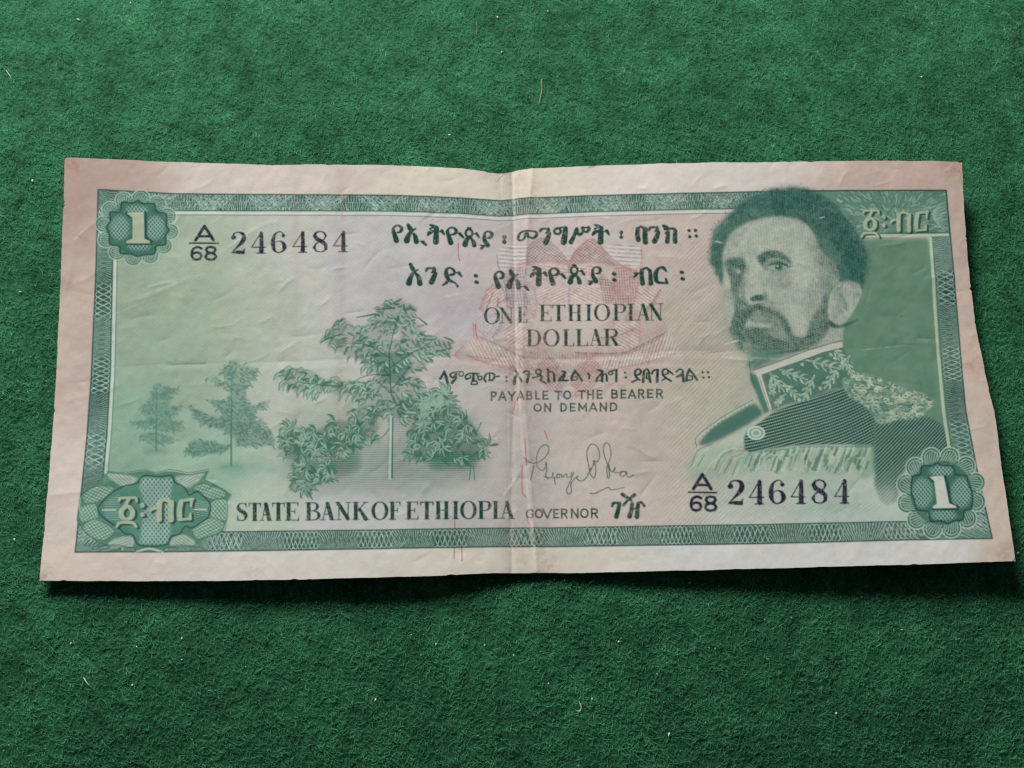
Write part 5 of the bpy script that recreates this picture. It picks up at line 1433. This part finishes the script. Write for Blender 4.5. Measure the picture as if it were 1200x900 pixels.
def paper_material():
    m, nt, b, N, L = new_mat("printed_paper")
    at = N.new("ShaderNodeAttribute")
    at.attribute_name = "print_ink"
    L.new(at.outputs["Color"], b.inputs["Base Color"])
    b.inputs["Roughness"].default_value = 0.72
    b.inputs["Specular IOR Level"].default_value = 0.10
    geo = N.new("ShaderNodeNewGeometry")
    n1 = N.new("ShaderNodeTexNoise")
    n1.inputs["Scale"].default_value = 3200
    n1.inputs["Detail"].default_value = 3
    L.new(geo.outputs["Position"], n1.inputs["Vector"])
    n2 = N.new("ShaderNodeTexNoise")
    n2.inputs["Scale"].default_value = 420
    n2.inputs["Detail"].default_value = 4
    L.new(geo.outputs["Position"], n2.inputs["Vector"])
    add = N.new("ShaderNodeMath")
    add.operation = 'MULTIPLY_ADD'
    add.inputs[1].default_value = 3.0
    L.new(n2.outputs["Fac"], add.inputs[0])
    L.new(n1.outputs["Fac"], add.inputs[2])
    bp = N.new("ShaderNodeBump")
    bp.inputs["Strength"].default_value = 0.35
    bp.inputs["Distance"].default_value = 0.00004
    L.new(add.outputs[0], bp.inputs["Height"])
    L.new(bp.outputs["Normal"], b.inputs["Normal"])
    return m
PAPER = paper_material()

def felt_material(fibre):
    m, nt, b, N, L = new_mat("felt_fibre" if fibre else "felt_backing")
    geo = N.new("ShaderNodeNewGeometry")
    n1 = N.new("ShaderNodeTexNoise")
    n1.inputs["Scale"].default_value = 230
    n1.inputs["Detail"].default_value = 5
    n1.inputs["Roughness"].default_value = 0.65
    L.new(geo.outputs["Position"], n1.inputs["Vector"])
    rp = N.new("ShaderNodeValToRGB")
    e = rp.color_ramp.elements
    e[0].position = .30
    e[1].position = .72
    if fibre:
        e[0].color = (.050, .215, .106, 1)
        e[1].color = (.110, .420, .228, 1)
    else:
        e[0].color = (.016, .085, .038, 1)
        e[1].color = (.034, .160, .076, 1)
    L.new(n1.outputs["Fac"], rp.inputs["Fac"])
    out = rp.outputs["Color"]
    if fibre:
        hi = N.new("ShaderNodeHairInfo")
        r2 = N.new("ShaderNodeValToRGB")
        q = r2.color_ramp.elements
        q[0].color = (.74, .76, .76, 1)
        q[1].color = (1.06, 1.06, 1.05, 1)
        q[1].position = .93
        k = r2.color_ramp.elements.new(.985)
        k.color = (1.9, 1.4, 1.6, 1)
        L.new(hi.outputs["Random"], r2.inputs["Fac"])
        mx = N.new("ShaderNodeMix")
        mx.data_type = 'RGBA'
        mx.blend_type = 'MULTIPLY'
        mx.clamp_result = False
        mx.inputs[0].default_value = 1
        L.new(out, mx.inputs[6])
        L.new(r2.outputs["Color"], mx.inputs[7])
        out = mx.outputs[2]
    for sc_, lo, hi_, p0, p1 in ((75, .90, 1.14, .36, .64), (820, .72, 1.06, .33, .50)):   # patchy nap, and dark dots painted as shade in pits between tufts
        nz = N.new("ShaderNodeTexNoise")
        nz.inputs["Scale"].default_value = sc_
        nz.inputs["Detail"].default_value = 3
        L.new(geo.outputs["Position"], nz.inputs["Vector"])
        mr_ = N.new("ShaderNodeMapRange")
        mr_.inputs["From Min"].default_value = p0
        mr_.inputs["From Max"].default_value = p1
        mr_.inputs["To Min"].default_value = lo
        mr_.inputs["To Max"].default_value = hi_
        L.new(nz.outputs["Fac"], mr_.inputs["Value"])
        vm = N.new("ShaderNodeVectorMath")
        vm.operation = 'SCALE'
        L.new(out, vm.inputs[0])
        L.new(mr_.outputs["Result"], vm.inputs["Scale"])
        out = vm.outputs[0]
    L.new(out, b.inputs["Base Color"])
    b.inputs["Roughness"].default_value = .85
    b.inputs["Specular IOR Level"].default_value = .12
    if not fibre:
        n2 = N.new("ShaderNodeTexNoise")
        n2.inputs["Scale"].default_value = 1500
        n2.inputs["Detail"].default_value = 4
        L.new(geo.outputs["Position"], n2.inputs["Vector"])
        bp = N.new("ShaderNodeBump")
        bp.inputs["Strength"].default_value = .8
        bp.inputs["Distance"].default_value = .0003
        L.new(n2.outputs["Fac"], bp.inputs["Height"])
        L.new(bp.outputs["Normal"], b.inputs["Normal"])
    return m

# ------------------------------------------------------------------ the felt cloth
def mesh_from(name, verts, quads, mat, parent=None, smooth_=True):
    me = bpy.data.meshes.new(name)
    me.vertices.add(len(verts))
    me.vertices.foreach_set("co", np.ascontiguousarray(verts, np.float32).ravel())
    n = len(quads)
    me.loops.add(n * 4)
    me.loops.foreach_set("vertex_index", np.ascontiguousarray(quads, np.int32).ravel())
    me.polygons.add(n)
    me.polygons.foreach_set("loop_start", np.arange(n, dtype=np.int32) * 4)
    me.update(calc_edges=True)
    if smooth_:
        me.polygons.foreach_set("use_smooth", np.ones(n, bool))
    me.materials.append(mat)
    o = bpy.data.objects.new(name, me)
    COL.objects.link(o)
    o.parent = parent
    return o

def felt_height(x, y):
    return .10 * np.sin(x * .21 + 1.3 * np.sin(y * .13)) * np.cos(y * .17 + .9 * np.sin(x * .09)) + .05 * np.sin(x * .9 + y * .5) * np.sin(y * 1.1 - x * .3) - .18 - .0024 * np.maximum(y - 14, 0) ** 2 - .0028 * np.maximum(-28 - y, 0) ** 2  # slopes at both ends added to brighten the far felt, darken the near
def on_felt(p, above):
    p = np.asarray(p, float)
    d = np.stack([(p[..., 0] - 600) / FOCAL, -(p[..., 1] - 450) / FOCAL, -np.ones(p.shape[:-1])], -1) @ ROT.T
    z = np.zeros(p.shape[:-1])
    for _ in range(12):
        k = (z - CAM[2]) / d[..., 2]
        x = CAM[0] + k * d[..., 0]
        y = CAM[1] + k * d[..., 1]
        z = felt_height(x, y) + above
    return np.stack([x, y, z], -1)
fx, fy = np.meshgrid(np.linspace(-260, 260, 420), np.linspace(-230, 260, 400))
fv = np.stack([fx, fy, felt_height(fx, fy)], -1).reshape(-1, 3) * MM
nI = np.arange(399 * 420).reshape(399, 420)[:, :-1].ravel()
fq = np.stack([nI, nI + 1, nI + 421, nI + 420], -1)
felt = mesh_from('felt_cloth', fv, fq, felt_material(False))
felt['kind'] = 'structure'
felt['label'] = 'plain green felt cloth under the banknote'

# ------------------------------------------------------------------ the banknote
note = bpy.data.objects.new('banknote', None)
COL.objects.link(note)
note['label'] = 'worn green one dollar banknote with folds and a portrait, lying on green felt'
note['category'] = 'banknote'

edge_top = [(76, 184.5), (140, 187), (200, 189.5), (260, 191.5), (320, 193), (400, 193), (470, 194), (520, 196), (550, 198.5), (572, 201.5), (586, 203.2), (598, 201.5), (612, 198.8), (640, 197), (700, 194), (800, 191), (900, 190), (1000, 188.5), (1060, 188.5), (1127, 189.5)]
edge_bot = [(46, 680.5), (150, 681), (240, 680.5), (320, 679.3), (420, 677.2), (500, 675.2), (560, 672.6), (590, 671.2), (620, 671.4), (680, 671.5), (760, 669.5), (900, 666), (1040, 662.5), (1120, 660), (1190, 657.5)]
edge_left = [(76, 184.5), (74, 250), (71, 330), (68, 390), (66, 440), (62, 500), (58, 550), (53.5, 600), (49.5, 645), (46, 680.5)]
edge_right = [(1127, 189.5), (1131, 260), (1138, 340), (1144, 385), (1149, 410), (1157, 450), (1165.5, 485), (1172, 535), (1180, 588), (1186, 630), (1190, 657.5)]
def edge_curve(pts, n):
    q = trace(smooth(pts, 10))
    s = np.r_[0, np.cumsum(np.hypot(*np.diff(q, axis=0).T))]
    s /= s[-1]
    t = np.linspace(0, 1, n)
    c_ = np.stack([np.interp(t, s, q[:, 0]), np.interp(t, s, q[:, 1])], -1)
    er = np.random.default_rng(int(pts[1][0] * 7 + pts[1][1]))   # a rim handled for years: a little rough, a few nicks
    m_ = 420
    f_ = np.convolve(er.normal(0, 1, m_), np.ones(3) / 3, 'same') * .022 + np.convolve(er.normal(0, 1, m_), np.ones(15) / 15, 'same') * .10
    for _ in range(4):
        p_ = er.integers(10, m_ - 10)
        f_[p_ - 1:p_ + 2] += np.array([.08, er.uniform(.08, .17), .06])
    off_ = np.interp(t, np.linspace(0, 1, m_), f_) * np.clip(np.minimum(t, 1 - t) * 40, 0, 1)
    tg = np.gradient(c_, axis=0)
    tg /= np.hypot(*tg.T)[:, None]
    nm = np.stack([-tg[:, 1], tg[:, 0]], -1)
    inw = np.array([-2.0, 0.0]) - c_.mean(0)
    nm *= np.sign((nm * inw).sum(1))[:, None]
    return c_ + nm * off_[:, None]

def sheet(nu, nv):                            # fits the sheet between its four traced edges
    T_, B_, L_, R_ = edge_curve(edge_top, nu), edge_curve(edge_bot, nu), edge_curve(edge_left, nv), edge_curve(edge_right, nv)
    u_ = np.linspace(0, 1, nu)[None, :, None]
    v_ = np.linspace(0, 1, nv)[:, None, None]
    P = (1 - v_) * T_[None] + v_ * B_[None] + (1 - u_) * L_[:, None] + u_ * R_[:, None]
    P -= (1 - u_) * (1 - v_) * T_[0] + u_ * (1 - v_) * T_[-1] + (1 - u_) * v_ * B_[0] + u_ * v_ * B_[-1]
    return P

NU, NV = 1820, 840
rough = rng.standard_normal(4000)
P = sheet(NU, NV)
px_, py_ = P[..., 0], P[..., 1]
pz_ = height(px_, py_) + relief(px_, py_)
verts = np.stack([px_, py_, pz_], -1).reshape(-1, 3) * MM
cols = bilin(ALB, (px_ - X0) * S - .5, (Y0 - py_) * S - .5).reshape(-1, 3)
ii = np.arange(NU * NV).reshape(NV, NU)
quads = np.stack([ii[:-1, :-1], ii[1:, :-1], ii[1:, 1:], ii[:-1, 1:]], -1).reshape(-1, 4)
qc = (P[:-1, :-1] + P[1:, 1:]) / 2
lab = LAB[np.clip(((Y0 - qc[..., 1]) * S).astype(int), 0, H - 1), np.clip(((qc[..., 0] - X0) * S).astype(int), 0, W - 1)].ravel()
# blunt the corners and fray the rim a little
uu, vv = np.meshgrid((np.arange(NU - 1) + .5) * .08, (np.arange(NV - 1) + .5) * .08)
keep = np.ones(uu.shape, bool)
for cu, cv, r in ((0, 0, .5), (1, 0, .95), (0, 1, .7), (1, 1, .7)):
    du = uu if cu == 0 else uu[:, ::-1]
    dv = vv if cv == 0 else vv[::-1]
    keep &= ~((du < r) & (dv < r) & (np.hypot(r - du, r - dv) > r))
keep = keep.ravel()
quads, lab = quads[keep], lab[keep]

objs = {}
for pid, (name, parent, label) in enumerate(PARTS):
    sel = quads[lab == pid]
    if len(sel) == 0:
        print('empty part', name)
        continue
    used, inv = np.unique(sel, return_inverse=True)
    v_, c_, q_ = verts[used], cols[used], inv.reshape(-1, 4)
    if pid == paper:                          # the sheet's own thickness: rim and back
        rim = np.r_[ii[0, :], ii[1:, -1], ii[-1, -2::-1], ii[-2:0:-1, 0]]
        rv = verts[rim]
        n0 = len(v_)
        lo = rv.copy()
        lo[:, 2] -= .11 * MM
        ins = np.r_[np.tile([[0, 0]], (len(rim), 1))]
        v_ = np.vstack([v_, rv, lo])
        c_ = np.vstack([c_, cols[rim], cols[rim] * .96])
        k = np.arange(len(rim))
        k2 = np.roll(k, -1)
        q_ = np.vstack([q_, np.stack([n0 + k, n0 + k2, n0 + len(rim) + k2, n0 + len(rim) + k], -1)])
        B = sheet(180, 84)
        bv = np.stack([B[..., 0], B[..., 1], height(B[..., 0], B[..., 1]) + relief(B[..., 0], B[..., 1]) - .11], -1).reshape(-1, 3) * MM
        bi = np.arange(180 * 84).reshape(84, 180) + len(v_)
        q_ = np.vstack([q_, np.stack([bi[:-1, :-1], bi[:-1, 1:], bi[1:, 1:], bi[1:, :-1]], -1).reshape(-1, 4)])
        v_ = np.vstack([v_, bv])
        c_ = np.vstack([c_, np.tile(ink(190, 176, 166), (len(bv), 1))])
    o = mesh_from(name, v_, q_, PAPER, objs.get(parent, note) if parent is not None else note)
    at = o.data.attributes.new("print_ink", 'FLOAT_COLOR', 'POINT')
    at.data.foreach_set("color", np.c_[c_, np.ones(len(c_))].astype(np.float32).ravel())
    if label:
        o['label'] = label
    objs[pid] = o

# ------------------------------------------------------------------ felt fuzz
poly_note = np.vstack([P[0, ::20], P[::20, -1], P[-1, ::-20], P[::-20, 0]])
def in_note(x, y):
    c = np.zeros(x.shape, bool)
    a, b = poly_note, np.roll(poly_note, -1, 0)
    for (x0, y0), (x1, y1) in zip(a, b):
        if y0 == y1:
            continue
        h_ = ((y0 > y) != (y1 > y)) & (x < (x1 - x0) * (y - y0) / (y1 - y0) + x0)
        c ^= h_
    return c

NF, NP = 900000, 4
fr = np.random.default_rng(11)
corners = on_felt([(-300, -260), (1500, -260), (1500, 1160), (-300, 1160)], 0)
xmin, xmax, ymin, ymax = corners[:, 0].min(), corners[:, 0].max(), corners[:, 1].min(), corners[:, 1].max()
root = np.stack([fr.uniform(xmin, xmax, NF), fr.uniform(ymin, ymax, NF)], -1)
sx, sy = seen(root[:, 0], root[:, 1], felt_height(root[:, 0], root[:, 1]))
ok = (sx > -290) & (sx < 1490) & (sy > -250) & (sy < 1150)
tuft = np.sin(root[:, 0] * 1.1 + 2 * np.sin(root[:, 1] * .7)) * np.sin(root[:, 1] * 1.3 + 1.7 * np.sin(root[:, 0] * .6))
ok &= fr.random(NF) < .72 + .28 * tuft
root = root[ok]
n = len(root)
ang = fr.uniform(0, 2 * math.pi, n)
ln = fr.gamma(3, .18, n) + .30
curl = fr.normal(0, 1.6, n)
up = fr.uniform(.05, .34, n) * np.where(fr.random(n) < .10, 2.1, 1)
t = np.linspace(0, 1, NP)
a_t = ang[:, None] + curl[:, None] * t[None]
step = (ln / (NP - 1))[:, None]
cx = np.cumsum(np.cos(a_t) * step, 1) + root[:, :1]
cy = np.cumsum(np.sin(a_t) * step, 1) + root[:, 1:]
cz = felt_height(cx, cy) + .02 + up[:, None] * np.sin(math.pi * np.clip(t * fr.uniform(.6, 1.05, n)[:, None], 0, 1))
under = in_note(cx.ravel(), cy.ravel()).reshape(cx.shape)
lim = height(cx, cy) + relief(np.clip(cx, -74, 74), np.clip(cy, -36, 36)) - .2
good = ~(under & (cz > lim)).any(1)
deep = under.all(1) & (np.abs(cy) < 27).all(1) & (np.abs(cx) < 66).all(1)      # nobody sees far under the sheet
good &= ~deep
cx, cy, cz = cx[good], cy[good], cz[good]
n = len(cx)
hc = bpy.data.hair_curves.new('felt_fibres')
hc.add_curves([NP] * n)
pts = np.stack([cx, cy, cz], -1).reshape(-1, 3) * MM
hc.points.foreach_set("position", pts.astype(np.float32).ravel())
rad = (fr.uniform(.018, .040, n)[:, None] * np.array([.8, 1, .9, .5])[None]).ravel() * MM
ra = hc.attributes.get("radius") or hc.attributes.new("radius", 'FLOAT', 'POINT')
ra.data.foreach_set("value", rad.astype(np.float32))
hc.materials.append(felt_material(True))
fib = bpy.data.objects.new('felt_fibres', hc)
COL.objects.link(fib)
fib['kind'] = 'stuff'
fib['label'] = 'short matted fuzz of green felt fibres'
scene.cycles_curves.shape = 'RIBBONS'

# ------------------------------------------------------------------ lint on the felt
def lint_material(name, col):
    m, nt, b, N, L = new_mat(name)
    tx = N.new("ShaderNodeTexNoise")
    tx.inputs["Scale"].default_value = 4000
    mx = N.new("ShaderNodeMix")
    mx.data_type = 'RGBA'
    mx.inputs[6].default_value = (*[c * .75 for c in col], 1)
    mx.inputs[7].default_value = (*col, 1)
    L.new(tx.outputs["Fac"], mx.inputs[0])
    L.new(mx.outputs[2], b.inputs["Base Color"])
    b.inputs["Roughness"].default_value = .8
    return m
LINT = lint_material("pale_lint", (.86, .88, .82))
LINT_G = lint_material("green_lint", (.25, .50, .36))
THREAD = lint_material("straw_thread", (.42, .46, .28))
DARK = lint_material("dark_hair", (.05, .055, .06))

def tube(name, pts_px, z, r, mat, label, cat, group=None):
    q = smooth(on_felt(pts_px, np.asarray(z) - .08), 6)
    n_ = len(q)
    k = 7
    V, F = [], []
    for i in range(n_):
        t_ = q[min(i + 1, n_ - 1)] - q[max(i - 1, 0)]
        t_ /= np.linalg.norm(t_) + 1e-9
        s_ = np.cross(t_, [0, 0, 1])
        s_ /= np.linalg.norm(s_) + 1e-9
        w_ = np.cross(s_, t_)
        rr_ = r * (.45 + .55 * math.sin(math.pi * (i + .4) / n_) ** .5)
        for j in range(k):
            a = 2 * math.pi * j / k
            V.append(q[i] + rr_ * (math.cos(a) * s_ + math.sin(a) * w_))
    for i in range(n_ - 1):
        for j in range(k):
            F.append((i * k + j, i * k + (j + 1) % k, (i + 1) * k + (j + 1) % k, (i + 1) * k + j))
    o = mesh_from(name, np.array(V) * MM, np.array(F), mat)
    o['label'] = label
    o['category'] = cat
    if group:
        o['group'] = group
    return o

flecks = [(92, 23, 1.5), (153, 3, 1.2), (583, 20, 1.3), (642, 13, 1.1), (588, 61, 1.3), (527, 158, 1.2), (710, 92, 1.0), (38, 212, 1.5), (178, 17, .9), (591, 110, .9), (1193, 648, 1.4), (1057, 738, 1.1), (511, 755, 1.2), (568, 756, 1.1), (602, 768, 1.2), (784, 861, 1.5), (725, 752, 1.1), (643, 801, 1.1),
          (694, 819, 1.3), (17, 632, 1.3), (155, 803, 1.3), (213, 748, 1.3), (213, 773, 1.2), (83, 754, 1.1), (160, 758, 1.1), (36, 418, 1.1), (24, 342, 1.1), (808, 683, 1.2), (330, 744, 1.0), (440, 820, 1.1), (900, 772, 1.0), (980, 836, 1.1), (1130, 800, 1.0), (300, 60, 1.0), (420, 130, 1.0), (860, 60, 1.0), (960, 140, 1.0), (1080, 90, 1.1),
          (728, 748, .9), (1010, 700, 1.0), (250, 850, 1.0), (120, 870, 1.0), (560, 862, .9), (855, 845, .9), (1060, 870, .9), (770, 790, .9)]
fl = random.Random(3)
while len(flecks) < 120:
    x, y = fl.uniform(5, 1195), fl.choice((fl.uniform(4, 172), fl.uniform(715, 895)))
    flecks.append((x, y, fl.uniform(.55, 1.0)))
for k, (x, y, s) in enumerate(flecks):
    r = .10 * s * fl.uniform(.8, 1.35)
    V, F = [], []
    nlat, nlon = 5, 8
    st = fl.uniform(.8, 1.9)
    ro = fl.uniform(0, math.pi)
    c0 = on_felt([(x, y)], .30)[0]
    for a in range(nlat + 1):
        th = math.pi * a / nlat
        for b_ in range(nlon):
            ph = 2 * math.pi * b_ / nlon
            j = 1 + fl.uniform(-.3, .3)
            lx, ly, lz = r * st * j * math.sin(th) * math.cos(ph), r / st * 1.25 * j * math.sin(th) * math.sin(ph), r * .6 * j * math.cos(th)
            V.append((c0[0] + lx * math.cos(ro) - ly * math.sin(ro), c0[1] + lx * math.sin(ro) + ly * math.cos(ro), c0[2] + lz))
    for a in range(nlat):
        for b_ in range(nlon):
            F.append((a * nlon + b_, a * nlon + (b_ + 1) % nlon, (a + 1) * nlon + (b_ + 1) % nlon, (a + 1) * nlon + b_))
    o = mesh_from('lint_fleck', np.array(V) * MM, np.array(F), LINT if s > 1.05 else LINT_G)
    o['label'] = 'tiny pale lint fleck caught in the green felt'
    o['category'] = 'lint'
    o['group'] = 'pale lint flecks scattered over the felt'
tube('thread', [(634.5, 93), (635, 103), (633.5, 113), (631.5, 122)], [.45, .6, .6, .4], .055, THREAD, 'short straw coloured thread lying on the felt above the banknote', 'thread')
tube('thread', [(558, 40), (559, 32), (558, 26)], [.4, .5, .4], .035, THREAD, 'very faint thin thread above the fold near two pale flecks', 'thread')
tube('lint_strand', [(98, 794), (101, 799), (104, 803)], [.4, .5, .4], .08, LINT, 'short straight white strand below the lower denomination panel corner', 'lint')
tube('lint_strand', [(679, 823), (681, 828), (680, 833), (676, 833)], [.4, .55, .5, .4], .06, LINT, 'hooked white strand on the felt below the signature', 'lint')
tube('lint_strand', [(7, 82), (11, 88), (13, 92)], [.4, .55, .4], .05, LINT, 'pale forked strand on the felt near the cloth edge of the view', 'lint')
tube('stray_hair', [(1184, 62), (1188, 54), (1187, 44), (1192, 38), (1197, 30)], [.4, .7, .7, .7, .4], .05, DARK, 'dark curled hair on the felt beyond the corner with the pale panel', 'hair')
